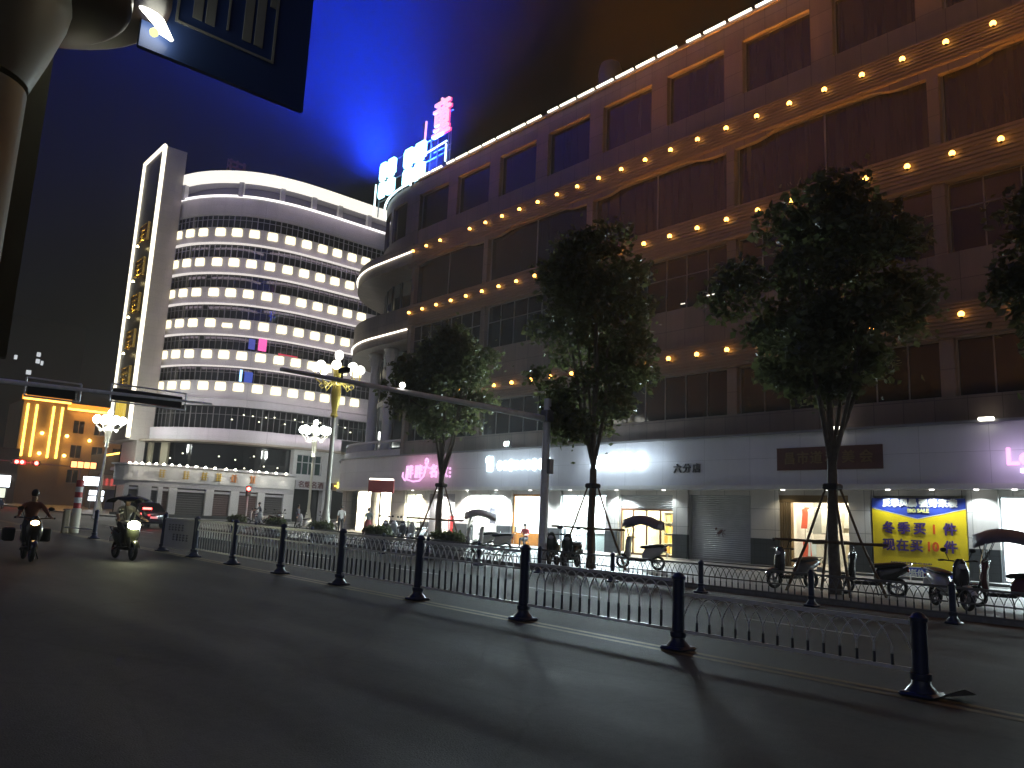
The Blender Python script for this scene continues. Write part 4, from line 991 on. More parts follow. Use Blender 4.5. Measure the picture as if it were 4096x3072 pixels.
# planters with shrubs on the verge
def leaf_clump(b, c, r, n, rnd, s=.10, m=0, mm=1):
    for _ in range(n):
        while True:
            p = Vector((rnd.uniform(-1,1), rnd.uniform(-1,1), rnd.uniform(-1,1)))
            if .15 < p.length < 1: break
        q = Vector((c[0]+p.x*r[0], c[1]+p.y*r[1], c[2]+p.z*r[2]))
        d = Vector((rnd.gauss(0,1), rnd.gauss(0,1), rnd.gauss(0,.7)-.2)).normalized(); e = d.orthogonal().normalized(); e = (e*math.cos(rnd.random()*6.28)+d.cross(e)*math.sin(rnd.random()*6.28))
        L = s*rnd.uniform(.7,1.4); nrm = d.cross(e)
        b.add([q, q+d*L*.5+e*L*.36+nrm*L*.08, q+d*L, q+d*L*.5-e*L*.36+nrm*L*.08], [(0,1,2,3)], m if rnd.random() < .7 else mm)
m_leaf = leaf_mat('dark leaf', (.085,.095,.05), (.09,.11,.04)); m_leaf2 = leaf_mat('lighter leaf', (.12,.13,.07), (.12,.13,.05))
m_pl = mat('grey planter', (.40,.41,.42), .6, var=.12, vscale=3)
pl0 = None
PLN = [(18.6,24.4,'grey planter with shrubs on the verge nearest the mast pole'),(18.6,29.3,'grey planter with shrubs behind the fence, left of the one nearest the mast pole'),(18.6,34.2,'grey planter with shrubs below the ornate lamp post'),(18.6,39.1,'grey planter with shrubs below the red pedestrian signal'),(18.6,44.0,'grey planter with shrubs behind the white notice panel')]
for k, (x, y, lab) in enumerate(PLN):
    if pl0 is None:
        pl0 = thing('planter', lab, 'planter', (x, y, g(y)+.13), 0, 'planters along the verge')
        b = MB(); 
        def rg(z, hx, hy): return [(-hx,-hy,z),(hx,-hy,z),(hx,hy,z),(-hx,hy,z)]
        b.loft([rg(0,.22,.62), rg(.44,.30,.80), rg(.5,.33,.84), rg(.5,.27,.78), rg(.42,.26,.76)]); b.build('trough', m_pl, pl0)
        b = MB(); rnd = random.Random(9)
        for q in range(9): leaf_clump(b, (rnd.uniform(-.1,.1), -.7+.175*q, .62+rnd.uniform(-.03,.1)), (.3,.26,.24), 150, rnd, .11)
        b.build('shrub', [m_leaf, m_leaf2], pl0, fix=False)
    else: dup(pl0, (x, y, g(y)+.13), 0, lab)
# ------------------------------------------------------------------ signal masts
m1 = thing('signal_mast', 'grey mast pole with a long arm reaching left over the far lane', 'signal mast', (18.5, 19.1, g(19.1)+.1))
b = MB(); b.lathe([(.28,0),(.28,.05),(.16,.08),(.15,.5),(.13,5.05),(.13,5.6),(.02,5.62)], (0,0,0), 16); b.build('pole', m_steel, m1, True)
b = MB(); b.tube([(0,0,4.9),(-3,0,4.98),(-9.7,0,5.05)], [.11,.095,.055], 10); b.build('arm', m_steel, m1, True)
b = MB(); b.rbox((-.02,-.02,5.0),(.34,.34,.4),.05); b.build('arm_clamp', m_grey, m1); b = MB(); b.rbox((.02,-.22,3.3),(.22,.12,.5),.03); b.build('junction_box', m_grey, m1)
b = MB(); b.tube([(-7.9,0,5.0),(-7.9,0,5.25)], .03, 6); b.rbox((-7.9,-.1,5.3),(.16,.42,.14),.03); b.build('camera', m_black, m1)
b = MB(); b.tube([(-5.9,0,5.1),(-5.6,0,4.8),(-5.1,0,4.6),(-4.8,0,4.75),(-4.4,0,4.95)], .02, 5); b.build('cable', m_black, m1)
b = MB(); b.ball((-5.95,-.05,5.18), .09, 10, 6); b.build('flash_lamp', glow('flash lamp', (1,.95,.85), 6), m1, True)
m2 = thing('signal_mast', 'grey mast arm with dark signal boxes entering from the left edge', 'signal mast', (-4.2, 30, g(30)))
b = MB(); b.lathe([(.3,0),(.3,.05),(.16,.08),(.13,5.9),(.02,5.92)], n=16); b.build('pole', m_steel, m2, True)
b = MB(); b.tube([(0,0,5.0),(8,0,5.2),(15.4,0,5.36)], [.12,.09,.04], 10); b.build('arm', m_steel, m2, True)
for x0, x1, zc in ((9.3,10.75,5.1),(11.9,14.3,5.28)):
    b = MB(); b.rbox(((x0+x1)/2, .12, zc), (x1-x0, .22, .42), .05); o = b.build('signal_box', m_black, m2)
    f = MB(); 
    for z in (zc-.28, zc+.34): f.tube([(x0-.1,-.02,z),(x1+.1,-.02,z)], .03, 6)
    for x in (x0-.1, x1+.1): f.tube([(x,-.02,zc-.28),(x,-.02,zc+.34)], .03, 6)
    f.build('bracket', m_steel, o)
# far red signals
m_rl = glow('red signal', (1, .05, .04), 30)
t = thing('traffic_signal', 'far horizontal signal with two red lights under the amber bars', 'traffic light', (19.5, 110, 1))
b = MB(); b.rbox((18.9,110.2,6.2),(1.6,.3,.55),.05); b.rbox((20.7,110.2,6.2),(.9,.3,.55),.05); Pt(b.build('housing', m_black), t)
for x in (18.65, 19.2, 20.72): b = MB(); b.lathe([(.22,0),(.2,.05)], n=12); o = b.build('red_light', m_rl); o.rotation_euler = (R(90),0,0); o.location = (x,110.04,6.2); Pt(o, t)
b = MB(); b.tube([(5,110.4,6.6),(32,110.4,5.9)], .07, 6); b.tube([(32,110.4,.9),(32,110.4,6.2)], .12, 8); Pt(b.build('arm', m_grey), t)
Pt(lamp('signal_glow','POINT',(19.4,109.2,6.2),420,(1,.03,.03),None,.3), t)
t = thing('pedestrian_signal', 'red pedestrian signal on a thin post in front of the hotel shutters', 'traffic light', (25.2, 58.2, g(58)+.13))
b = MB(); b.tube([(0,0,0),(0,0,2.2)], .06, 8); b.build('post', m_steel, t); b = MB(); b.rbox((0,0,2.55),(.34,.25,.75),.05); b.build('housing', m_black, t)
b = MB(); b.lathe([(.14,0),(.12,.03)], n=12); o = b.build('red_light', m_rl, t); o.location = (-.06,-.13,2.7); o.rotation_euler = (R(90),0,R(-25))
lamp('signal_glow','POINT',(-.1,-.4,2.7),25,(1,.03,.03),t,.15)
# ------------------------------------------------------------------ ornate globe lamps
m_globe = glow('globe', (.93, 1, .93), 18); m_gp = mat('cream lamp pole', (.5,.47,.38), .5); m_gd = mat('gilded bronze', (.60,.46,.10), .35, .5)
def ornate(x, y, z, lab, power, gm, gr=.25, hm=None):
    t = thing('street_lamp', lab, 'street lamp', (x, y, z), 0, 'ornate globe street lamps')
    b = MB(); b.lathe([(.4,0),(.4,.5),(.28,.7),(.2,1.2),(.13,1.5),(.10,6.2)], n=14); b.build('pole', m_gp, t, True)
    b = MB(); b.lathe([(.10,6.2),(.2,6.3),(.13,6.5),(.22,7.0),(.26,7.5),(.2,7.9),(.3,8.0),(.32,8.1),(.2,8.2),(.24,8.6),(.3,8.9),(.12,9.05),(.05,9.1),(.05,9.3)], n=14); b.build('lamp_head', hm or m_gd, t, True)
    b = MB(); b.lathe([(.1,9.28),(.2,9.38),(.23,9.55),(.2,9.7),(.04,9.8)], n=12); b.build('globe', gm, t, True)
    for k in range(8):
        a = k*math.pi/4+.2; rr_ = 1.15; ca, sa = math.cos(a), math.sin(a)
        b = MB(); b.tube([(.2*ca,.2*sa,8.2),(.55*ca,.55*sa,7.9),(.85*ca,.85*sa,8.0),(rr_*ca,rr_*sa,8.25),(rr_*ca,rr_*sa,8.55)], .035, 6)
        b.tube([(.55*ca,.55*sa,7.9),(.75*ca,.75*sa,7.7),(.9*ca,.9*sa,7.85),(.8*ca,.8*sa,8.0)], .025, 5)
        ar = b.build('arm', hm or m_gd, t)
        b = MB(); b.ball((rr_*ca,rr_*sa,8.8), gr, 12, 8); b.build('globe', gm, ar, True)
    lamp('lamp_light', 'POINT', (0,0,7.5), power, (.93,1,.95), t, .5)
    return t
ornate(20.1, 36.7, g(36.7)+.13, 'ornate gilded globe lamp post nearest the corner columns', 260, glow('near globe', (1,.97,.85), 4))
ornate(35.1, 67.4, .55, 'ornate globe lamp post glaring in front of the two barred windows', 2600, m_globe, .36, m_gp)
ornate(20.6, 80.3, .65, 'ornate globe lamp post glaring beside the outlined fin', 2200, m_globe, .36, m_gp)
t = thing('light_pole', 'thin pale post leaning before the low shop row at the far left', 'pole', (17.2, 68, .5))
b = MB(); b.tube([(0,0,0),(.35,.3,6.2)], [.09,.05], 8); b.build('shaft', m_steel, t); b = MB(); b.lathe([(.18,0),(.18,.08),(.1,.12)], n=10); b.build('foot', m_steel, t)
# advertising post by the corner
t = thing('advert_post', 'red sign on a thin post with a lit top before the corner pillars', 'sign', (26.0, 41.0, g(41)+.13))
b = MB(); b.tube([(0,0,0),(0,0,2.6)], .05, 8); b.lathe([(.2,0),(.2,.05),(.06,.08)], n=10); b.build('post', m_black, t)
b = MB(); b.rbox((0,0,3.0),(.15,1.6,.75),.03, R(40)); b.build('board', mat('dark red board', (.22,.03,.03), .5), t)
b = MB(); b.rbox((0,0,3.42),(.2,1.5,.1),.04, R(40)); b.build('lit_top', glow('lit sign top', (1,.9,.75), 5), t)
# ------------------------------------------------------------------ trees with stake frames
m_bark = mat('grey bark', (.13,.11,.09), .85, var=.35, vscale=6, bump=.6, bscale=25)
def tree(x, y, hgt, rad, zc, lab, seed, fork=3.3, nleaf=11000, rz_=1.0):
    rnd = random.Random(seed); z0 = g(y)+.13
    t = thing('street_tree', lab, 'tree', (x, y, z0), 0, 'street trees along the pavement')
    b = MB(); b.tube([(0,0,-.1),(.01,0,.4),(-.03,.02,1.6),(.02,.01,2.6),(0,0,fork)], [.19,.15,.135,.125,.12], 10)
    tips = []
    nb_ = 6
    for k in range(nb_):
        a = 2*math.pi*k/nb_+rnd.uniform(-.4,.4); sp = rnd.uniform(.45,.95)*rad*.55
        p0 = Vector((0,0,fork-.3+rnd.uniform(0,.4))); p3 = Vector((sp*math.cos(a), sp*math.sin(a), zc+rnd.uniform(-.4,1.6)))
        p1 = p0.lerp(p3,.3)+Vector((.12*math.cos(a),.12*math.sin(a),.25)); p2 = p0.lerp(p3,.65)+Vector((rnd.uniform(-.15,.15),rnd.uniform(-.15,.15),.1))
        b.tube([p0,p1,p2,p3], [.07,.055,.042,.025], 7); tips.append(p3)
        for q in range(4):
            s0 = p1.lerp(p3, rnd.uniform(.2,.95)); e = s0+Vector((rnd.uniform(-1,1)*rad*.5, rnd.uniform(-1,1)*rad*.5, rnd.uniform(.2,1.5)))
            b.tube([s0, s0.lerp(e,.5)+Vector((0,0,.1)), e], [.025,.018,.008], 5); tips.append(e)
    b.tube([(0,0,fork-.2),(.05,.1,zc),(0,.05,hgt-1.5)], [.09,.06,.015], 7)
    b.build('trunk', m_bark, t, True)
    b = MB(); hz = (hgt-(zc*2-hgt))/2
    lob = []
    n = 46
    for k in range(n):
        while True:
            p = Vector((rnd.uniform(-1,1), rnd.uniform(-1,1), rnd.uniform(-1,1)))
            if p.length < 1: break
        p = p.normalized()*(p.length**.45)
        # egg-shaped crown, wider low down, ragged outline
        w = 1.0-.38*max(0,p.z) - .18*max(0,-p.z)
        lob.append((Vector((p.x*rad*.86*w, p.y*rad*.86*w, zc+p.z*(hgt-zc)*.9)), rnd.uniform(.42,.95)))
    lob += [(p, .5) for p in tips[:18]]
    tot = sum(r**2 for _, r in lob)
    for c_, r in lob:
        leaf_clump(b, c_, (r*1.05,r*1.05,r*.72), int(nleaf*r*r/tot), rnd, .21)
    for _ in range(int(nleaf*.06)):
        c_, r = rnd.choice(lob); leaf_clump(b, c_+Vector((rnd.gauss(0,.5),rnd.gauss(0,.5),rnd.gauss(0,.4))), (.2,.2,.2), 1, rnd, .17)
    b.build('crown', [m_leaf, m_leaf2], t, fix=False)
    return t
tree(20.0, 18.3, 12.2, 3.0, 7.9, 'street tree with a tall crown, right behind the grey mast pole', 11)
tree(20.0, 9.87, 11.4, 3.05, 8.0, 'street tree standing between the clothing shop and the yellow banner', 12, 3.4)
tree(20.0, 26.9, 9.9, 2.5, 7.0, 'street tree in front of the pink neon sign', 13, 3.2, 9500)
tree(20.2, 3.0, 11.8, 3.2, 7.8, 'street tree at the right edge with only its foliage in frame', 14, 3.3)
sk0 = None
for x, y, lab in ((20.0,18.3,'four wooden stakes propping the tree behind the mast pole'),(20.0,9.87,'four wooden stakes propping the tree beside the yellow banner'),(20.0,26.9,'four wooden stakes propping the tree before the pink neon sign')):
    if sk0 is None:
        sk0 = thing('tree_stakes', lab, 'tree stakes', (x, y, g(y)+.13), 0, 'wooden stake frames round the street trees')
        for k, (dx, dy) in enumerate(((-.55,1.05),(.75,.75),(.55,-1.05),(-.75,-.75))):
            b = MB(); b.tube([(dx,dy,0),(dx*.55,dy*.55,1.3),(dx*.13,dy*.13,2.75)], [.04,.036,.03], 7); b.build('stake', m_wood, sk0)
        b = MB(); b.tube([(-.55,1.35,1.32),(.2,-1.3,1.28)], .035, 6); b.tube([(.6,.9,1.25),(.5,-1.0,1.3)], .03, 6); b.build('crossbar', m_wood, sk0)
        b = MB(); b.rbox((0,0,2.72),(.42,.42,.16),.08); b.build('binding', m_base, sk0)
    else: dup(sk0, (x, y, g(y)+.13), 0, lab)
# ------------------------------------------------------------------ scooters
m_tyre = mat('tyre rubber', (.02,.02,.02), .8); m_rim = mat('scooter rim', (.35,.35,.36), .35, .8); m_seat = mat('black seat vinyl', (.025,.024,.024), .35)
m_chrome = mat('chrome', (.6,.6,.62), .15, 1.)
m_hloff = mat('headlamp glass', (.5,.52,.55), .1); m_tail = mat('tail lamp', (.35,.02,.02), .2)
def ell(cx, w, h, zc, n=12, yaw=0, lean=0):
    return [(cx+lean*math.sin(2*math.pi*k/n)*h/2, w/2*math.cos(2*math.pi*k/n), zc+h/2*math.sin(2*math.pi*k/n)) for k in range(n)]
PAINT = {}
def paint(col): 
    k = 'scooter paint %.2f %.2f %.2f' % col
    return mat(k, col, .25, coat=.6, var=.06)
def scooter(lab, loc, rz, col, canopy=None, light=None, box=False, group='parked scooters on the pavement', shield=False, name='scooter', basket=False, trim=None, flat=0, hl=1.):
    """an electric scooter heading along local +X"""
    t = thing(name, lab, 'scooter', loc, rz, group); pm_ = paint(col); tm = paint(trim) if trim else pm_
    for wn, x in (('front_wheel', .62), ('rear_wheel', -.62)):
        b = MB(); n = 22; 
        rings = []
        for k in range(n+1):
            a = 2*math.pi*k/n; rings.append([(x+math.cos(a)*(.20+.045*math.cos(q)), .05*math.sin(q), .245+math.sin(a)*(.20+.045*math.cos(q))) for q in [2*math.pi*j/8 for j in range(8)]])
        b.loft(rings, 0, False); w_ = b.build('wheel', m_tyre, t, True)
        b = MB()
        for k in range(5):
            a = 2*math.pi*k/5; b.obox((x+.085*math.cos(a),0,.245+.085*math.sin(a)), (.17,.03,.035), 0, 0, 0, -a)
        b.tube([(x,-.05,.245),(x,.05,.245)], .05, 8); b.build('rim', m_rim, w_)
    b = MB(); 
    for s in (-.075,.075): b.tube([(.62,s,.245),(.5,s,.62),(.45,s*.6,.8)], .022, 6)
    b.tube([(.48,0,.6),(.38,0,1.02)], .03, 8); b.tube([(.34,-.34,1.06),(.40,-.2,1.05),(.42,0,1.03),(.40,.2,1.05),(.34,.34,1.06)], .016, 7)
    b.build('fork', m_black, t)
    b = MB()                                                              # front apron and leg shield
    def ap(z, xf, w, d): return [(xf+d*math.sin(a)*.5 + .0, w/2*math.cos(a), z) for a in [2*math.pi*k/14 for k in range(14)]]
    b.loft([ap(.36,.40,.16,.12), ap(.48,.42,.30,.16), ap(.66,.44,.40,.18), ap(.84,.43,.38,.17), ap(.95,.40,.30,.2), ap(1.04,.40,.22,.18), ap(1.10,.39,.10,.1)])
    b.build('leg_shield', pm_, t, True)
    b = MB(); rings = []
    for k in range(9):
        a = R(20+k*17); rings.append([(.62+math.cos(a)*.285, s*.075, .245+math.sin(a)*.285+dz) for s, dz in ((-1,-.03),(-.7,0.01),(0,.02),(.7,.01),(1,-.03))])
    b.loft(rings, 0, False, False); b.build('fender', tm, t, True, fix=False)
    b = MB(); b.rbox((.1,0,.31),(.62,.30,.09),.06); b.build('floorboard', m_black, t, True)
    b = MB(); b.loft([ell(-.08,.20,.30,.42), ell(-.18,.30,.44,.50), ell(-.4,.34,.40,.56), ell(-.62,.30,.30,.63), ell(-.82,.20,.2,.70), ell(-.9,.08,.08,.73)]); b.build('rear_body', tm, t, True)
    b = MB(); b.loft([ell(.0,.16,.05,.74), ell(-.08,.25,.12,.75), ell(-.3,.30,.13,.77), ell(-.55,.27,.14,.80), ell(-.78,.2,.12,.81), ell(-.86,.10,.05,.80)]); b.build('seat', m_seat, t, True)
    b = MB(); b.tube([(-.75,-.12,.74),(-.95,-.12,.84),(-.98,0,.85),(-.95,.12,.84),(-.75,.12,.74)], .014, 6); b.build('grab_rail', m_chrome, t)
    b = MB(); b.ball((.47,0,.93), (.06*hl,.10*hl,.07*hl), 12, 8); b.build('headlight', light or m_hloff, t, True)
    b = MB(); b.ball((-.88,0,.68), (.04,.1,.05), 10, 6); b.build('tail_light', m_tail, t, True)
    b = MB(); b.obox((-.93,0,.52),(.02,.2,.14),0); b.build('number_plate', m_white, t)
    b = MB(); b.tube([(-.1,.16,.3),(-.16,.26,.03)], .015, 6); b.tube([(-.62,-.09,.245),(-.25,-.1,.33)], .03, 6); b.build('stand', m_black, t)
    for s in (-1, 1):
        b = MB(); b.tube([(.37,s*.22,1.06),(.36,s*.30,1.24)], .009, 5); b.ball((.35,s*.33,1.28), (.02,.075,.05), 10, 6); b.build('mirror', m_black, t, True)
        b = MB(); b.tube([(.345,s*.33,1.06),(.33,s*.44,1.055)], .022, 7); b.build('grip', m_black, t)
    if shield:
        b = MB(); rings = [[(.50-.12*k/5+ -.04*(abs(u)**2), u*.26, 1.02+.5*k/5) for u in (-1,-.6,-.2,.2,.6,1)] for k in range(6)]
        b.loft(rings, 0, False, False); b.build('windscreen', mat('smoked screen', (.35,.37,.38), .15), t, True, fix=False)
    if box: b = MB(); b.rbox((-.88,0,1.0),(.38,.4,.32),.06); b.build('top_box', m_black, t, True)
    if basket: b = MB(); b.rbox((.66,0,.86),(.24,.34,.24),.05); b.build('basket', m_black, t)
    if canopy:
        cm = canopy
        b = MB(); N = 14; Mr = 8; rings = []
        for k in range(N+1):
            u = k/N; x = .62-1.42*u
            zt = 1.70+.12*math.sin(math.pi*min(1, u*1.15))-.20*max(0,.25-u)-.25*max(0,u-.72)-flat*.10*math.sin(math.pi*u)
            w = (.42+.14*math.sin(math.pi*u))*(1-.12*flat)
            if k in (0, N): w *= .35
            rings.append([(x, w*v, zt-(.30-.20*flat)*(abs(v)**2.0)) for v in [-1+2*j/Mr for j in range(Mr+1)]])
        b.loft(rings, 0, False, False); o = b.build('rain_canopy', cm, t, True, fix=False)
        sl = o.modifiers.new('thick', 'SOLIDIFY'); sl.thickness = .012
        b = MB(); b.tube([(.42,0,1.05),(.5,0,1.4),(.35,0,1.72)], .014, 6); b.tube([(.40,.18,1.05),(.1,.2,1.72)], .010, 6); b.tube([(.40,-.18,1.05),(.1,-.2,1.72)], .010, 6); b.build('canopy_strut', m_black, t)
    return t
m_can1 = mat('purple grey canopy', (.13,.12,.19), .55, var=.15); m_can2 = mat('grey violet canopy', (.14,.12,.16), .5, var=.15); m_can3 = mat('silver canopy', (.42,.42,.45), .4, var=.1); m_can4 = mat('black canopy', (.015,.015,.016), .5)
def sz(y): return g(y)+.136
scooter('dark motor scooter before the clothing shop, front wheel towards the road', (20.3,11.2,sz(11.2)), R(160), (.03,.03,.035), trim=(.10,.10,.11))
scooter('black scooter parked under the staked tree, side on', (20.75,9.3,sz(9.3)), R(118), (.02,.02,.022))
scooter('grey and white scooter facing the street in front of the yellow banner', (19.5,6.95,sz(7)), R(230), (.04,.04,.045), basket=False, trim=(.6,.6,.62))
scooter('dark red scooter with a wavy grey rain canopy at the right edge', (20.9,6.25,sz(6.3)), R(103), (.10,.02,.03), m_can2, shield=True)
scooter('white scooter with a purple rain canopy before the half raised shutter', (21.6,17.5,sz(17.5)), R(112), (.55,.55,.54), m_can1)
scooter('dark scooter nearest the mast pole behind the fence', (18.95,18.2,sz(18.2)), R(205), (.02,.03,.025)); scooter('dark green scooter just left of the mast pole behind the fence', (19.1,19.2,sz(19.2)), R(215), (.03,.05,.035))
scooter('white scooter with a silver rain canopy in front of the poster window', (22.4,27.2,sz(27.2)), R(150), (.60,.60,.58), m_can3, shield=True)
scooter('white scooter parked beside the silver canopied one', (21.9,25.7,sz(25.7)), R(140), (.62,.62,.60)); 
for k, (x, y, c_, lab) in enumerate(((22.6,32.2,(.5,.5,.5),'pale scooter at the right end of the tight row by the pink sign shop'),(22.7,33.2,(.05,.05,.06),'black scooter second in the tight row by the pink sign shop'),(22.8,34.2,(.4,.42,.42),'silver scooter third in the tight row by the pink sign shop'),(22.9,35.2,(.06,.05,.05),'black scooter at the left end of the tight row by the pink sign shop'))):
    scooter(lab, (x,y,sz(y)), R(205+5*k), c_)
for k, (x, y, c_, lab) in enumerate(((25.6,46.5,(.06,.06,.07),'small dark scooter in the distant cluster beside the man in the white shirt'),(24.6,47.8,(.45,.45,.45),'small pale scooter in the distant cluster left of the white shirt'),(24.0,50.0,(.08,.03,.03),'small maroon scooter in the distant cluster under the tobacco sign'),(23.2,51.5,(.4,.42,.45),'small silver scooter at the left end of the distant cluster'),(25.0,52.5,(.05,.05,.06),'small black scooter at the back of the distant cluster'))):
    scooter(lab, (x,y,sz(y)), R(190+23*k), c_)
scooter('white moped waiting by the red pedestrian signal', (26.4,59.0,sz(59)), R(160), (.6,.6,.6))
# scooters standing at the far junction, left
rr = random.Random(21)
FAR = [(7.5,'a dark'),(9.4,'a grey'),(11.2,'a black'),(13.1,'a red'),(15.0,'a silver')]
for k, (x, c_) in enumerate(FAR):
    scooter(['black','grey','maroon','silver','navy'][k]+' scooter in the far row across the junction, '+['leftmost','second from left','middle one','second from right','rightmost'][k], (x, 93+rr.uniform(-1,1), g(93)), R(265+rr.uniform(-25,25)), [(.03,.03,.03),(.2,.2,.2),(.1,.03,.03),(.35,.35,.36),(.03,.04,.1)][k], group='scooters at the far junction')
# ------------------------------------------------------------------ people
def skin_body(J, E, name, mats, region, subd=2):
    """one continuous skinned body: J joint -> (x,y,z,r), E bones; region(bone) -> material index"""
    names = list(J); idx = {n: i for i, n in enumerate(names)}
    me = bpy.data.meshes.new(name); me.from_pydata([J[n][:3] for n in names], [(idx[a], idx[b]) for a, b in E], [])
    o = bpy.data.objects.new(name, me); C.objects.link(o)
    sk = o.modifiers.new('skin', 'SKIN'); sk.use_smooth_shade = True
    ss = o.modifiers.new('sub', 'SUBSURF'); ss.levels = subd; ss.render_levels = subd
    for i, n in enumerate(names):
        r = J[n][3]; me.skin_vertices[0].data[i].radius = (r, r) if not isinstance(r, tuple) else r
    me.skin_vertices[0].data[idx['pelvis']].use_root = True
    dg = bpy.context.evaluated_depsgraph_get(); nm = bpy.data.meshes.new_from_object(o.evaluated_get(dg))
    bpy.data.objects.remove(o); 
    nm.materials.clear()
    for m_ in mats: nm.materials.append(m_)
    seg = [(Vector(J[a][:3]), Vector(J[b][:3]), region(a, b)) for a, b in E]
    for p in nm.polygons:
        c_ = p.center; best = 1e9; bi = 0
        for a, b_, k in seg:
            d = b_-a; t = max(0, min(1, (c_-a).dot(d)/max(d.length_squared, 1e-9))); q = (c_-(a+d*t)).length
            if q < best: best, bi = q, k
        p.material_index = bi; p.use_smooth = True
    o = bpy.data.objects.new(name, nm); C.objects.link(o); return o
SKIN = mat('skin', (.36,.22,.15), .55); HAIR = mat('black hair', (.012,.01,.009), .5); SHOE = mat('dark shoe', (.03,.03,.03), .6)
def cloth(name, c_): return mat(name, c_, .8, var=.12, vscale=9)
def person(lab, loc, rz, J, shirt, trousers, sleeves='short', skirt=None, hair_long=False, group=None):
    E = [('pelvis','waist'),('waist','chest'),('chest','neck'),('neck','chin'),('chin','head')]
    for s in 'LR': E += [('chest','sh'+s),('sh'+s,'el'+s),('el'+s,'wr'+s),('wr'+s,'palm'+s),('pelvis','hip'+s),('hip'+s,'kn'+s),('kn'+s,'an'+s),('an'+s,'toe'+s)]
    def reg(a, b_):
        n = a+b_
        if 'toe' in n: return 3
        if 'head' in n or 'chin' in n: return 2
        if a.startswith('wr') or (a.startswith('el') and sleeves == 'short'): return 2
        if a[:3] == 'hip' or a[:2] == 'kn' or b_[:3] == 'hip': return 1 if not (skirt and a[:2] == 'kn') else 2
        return 0
    t = thing('person', lab, 'person', loc, rz, group)
    o = skin_body(J, E, 'body', [shirt, trousers, SKIN, SHOE], reg); o.parent = t
    hd = Vector(J['head'][:3]); ch = Vector(J['chin'][:3]); ax = (hd-ch).normalized()
    b = MB(); b.ball(hd+ax*.02+Vector((-.02,0,.02)), (.098,.088,.105), 14, 10)
    if hair_long: b.ball(ch+Vector((-.06,0,-.02)), (.06,.08,.15), 10, 8)
    b.build('hair', HAIR, t, True)
    b = MB(); b.ball(ch+ax*.05+Vector((.088,0,0)), (.018,.012,.02), 6, 5)
    for s in (-1,1): b.ball(ch+ax*.05+Vector((0,.082*s,.01)), (.015,.01,.025), 6, 5)
    b.build('nose_and_ears', SKIN, t, True)
    for s in 'LR':                                                       # five fingers per hand, bent and unequal
        w = Vector(J['wr'+s][:3]); p = Vector(J['palm'+s][:3]); d = (p-w).normalized(); sd = d.cross(Vector((0,0,1))); sd = sd.normalized() if sd.length > .1 else Vector((1,0,0)); dn = sd.cross(d)
        b = MB(); b.ball(p, (.035,.035,.035), 8, 6)
        for q, L in enumerate((.065,.078,.082,.07)):
            f0 = p+sd*(.027-.018*q); b.tube([f0, f0+d*L*.5+dn*.004, f0+d*L*.85-Vector((0,0,.02))], [.009,.0085,.007], 6)
        b.tube([w.lerp(p,.4)+sd*.02, w.lerp(p,.8)+sd*.05, p+sd*.055+d*.02], [.011,.010,.008], 6)
        b.build('hand', SKIN, t, True)
    if skirt:
        pv = J['pelvis']; b = MB(); b.lathe([(.15,pv[2]+.12),(.19,pv[2]-.05),(.27,pv[2]-.35),(.33,pv[2]-.62)], (pv[0],pv[1],0), 18); b.build('skirt', skirt, t, True)
    return t
def stand(h=1.68, step=.0, arm=0., bag=False):
    k = h/1.72; J = dict(pelvis=(0,0,.93,.125), waist=(0,0,1.10,.115), chest=(.0,0,1.32,.14), neck=(0,0,1.47,.055), chin=(.02,0,1.54,.062), head=(.02,0,1.64,.082))
    for s, n in ((1,'L'),(-1,'R')):
        J['sh'+n] = (0,.185*s,1.40,.062); J['el'+n] = (-.03+arm*.2,.235*s,1.13,.045); J['wr'+n] = (.06+arm,.23*s,.90+arm*.6,.032); J['palm'+n] = (.08+arm,.23*s,.83+arm*.7,.03)
        J['hip'+n] = (0,.09*s,.88,.10); J['kn'+n] = (.04+step*s*.6,.10*s,.49,.065); J['an'+n] = (-.02+step*s,.105*s,.09,.042); J['toe'+n] = (.14+step*s,.12*s,.05,.04)
    return {n: (v[0]*k, v[1]*k, v[2]*k, v[3]*k) for n, v in J.items()}
def ride(lean=.0, low=0.):
    J = dict(pelvis=(-.28,0,.92,.125), waist=(-.27,0,1.08,.118), chest=(-.20,0,1.30,.145), neck=(-.16,0,1.45,.055), chin=(-.13,0,1.52,.062), head=(-.12,0,1.62,.084))
    for s, n in ((1,'L'),(-1,'R')):
        J['sh'+n] = (-.19,.19*s,1.38,.064); J['el'+n] = (.03,.30*s,1.18,.046); J['wr'+n] = (.27,.34*s,1.09,.033); J['palm'+n] = (.33,.36*s,1.075,.03)
        J['hip'+n] = (-.26,.10*s,.88,.10); J['kn'+n] = (.14,.15*s,.80,.068); J['an'+n] = (.10,.13*s,.42,.044); J['toe'+n] = (.25,.13*s,.385,.04)
    return J
def sit():
    J = dict(pelvis=(0,0,.5,.125), waist=(0,0,.66,.12), chest=(.03,0,.88,.145), neck=(.05,0,1.03,.055), chin=(.08,0,1.10,.062), head=(.09,0,1.20,.083))
    for s, n in ((1,'L'),(-1,'R')):
        J['sh'+n] = (.03,.19*s,.96,.064); J['el'+n] = (.10,.24*s,.72,.046); J['wr'+n] = (.30,.16*s,.70,.033); J['palm'+n] = (.37,.13*s,.69,.03)
        J['hip'+n] = (.02,.10*s,.48,.10); J['kn'+n] = (.42,.12*s,.50,.066); J['an'+n] = (.42,.12*s,.09,.043); J['toe'+n] = (.56,.13*s,.05,.04)
    return J
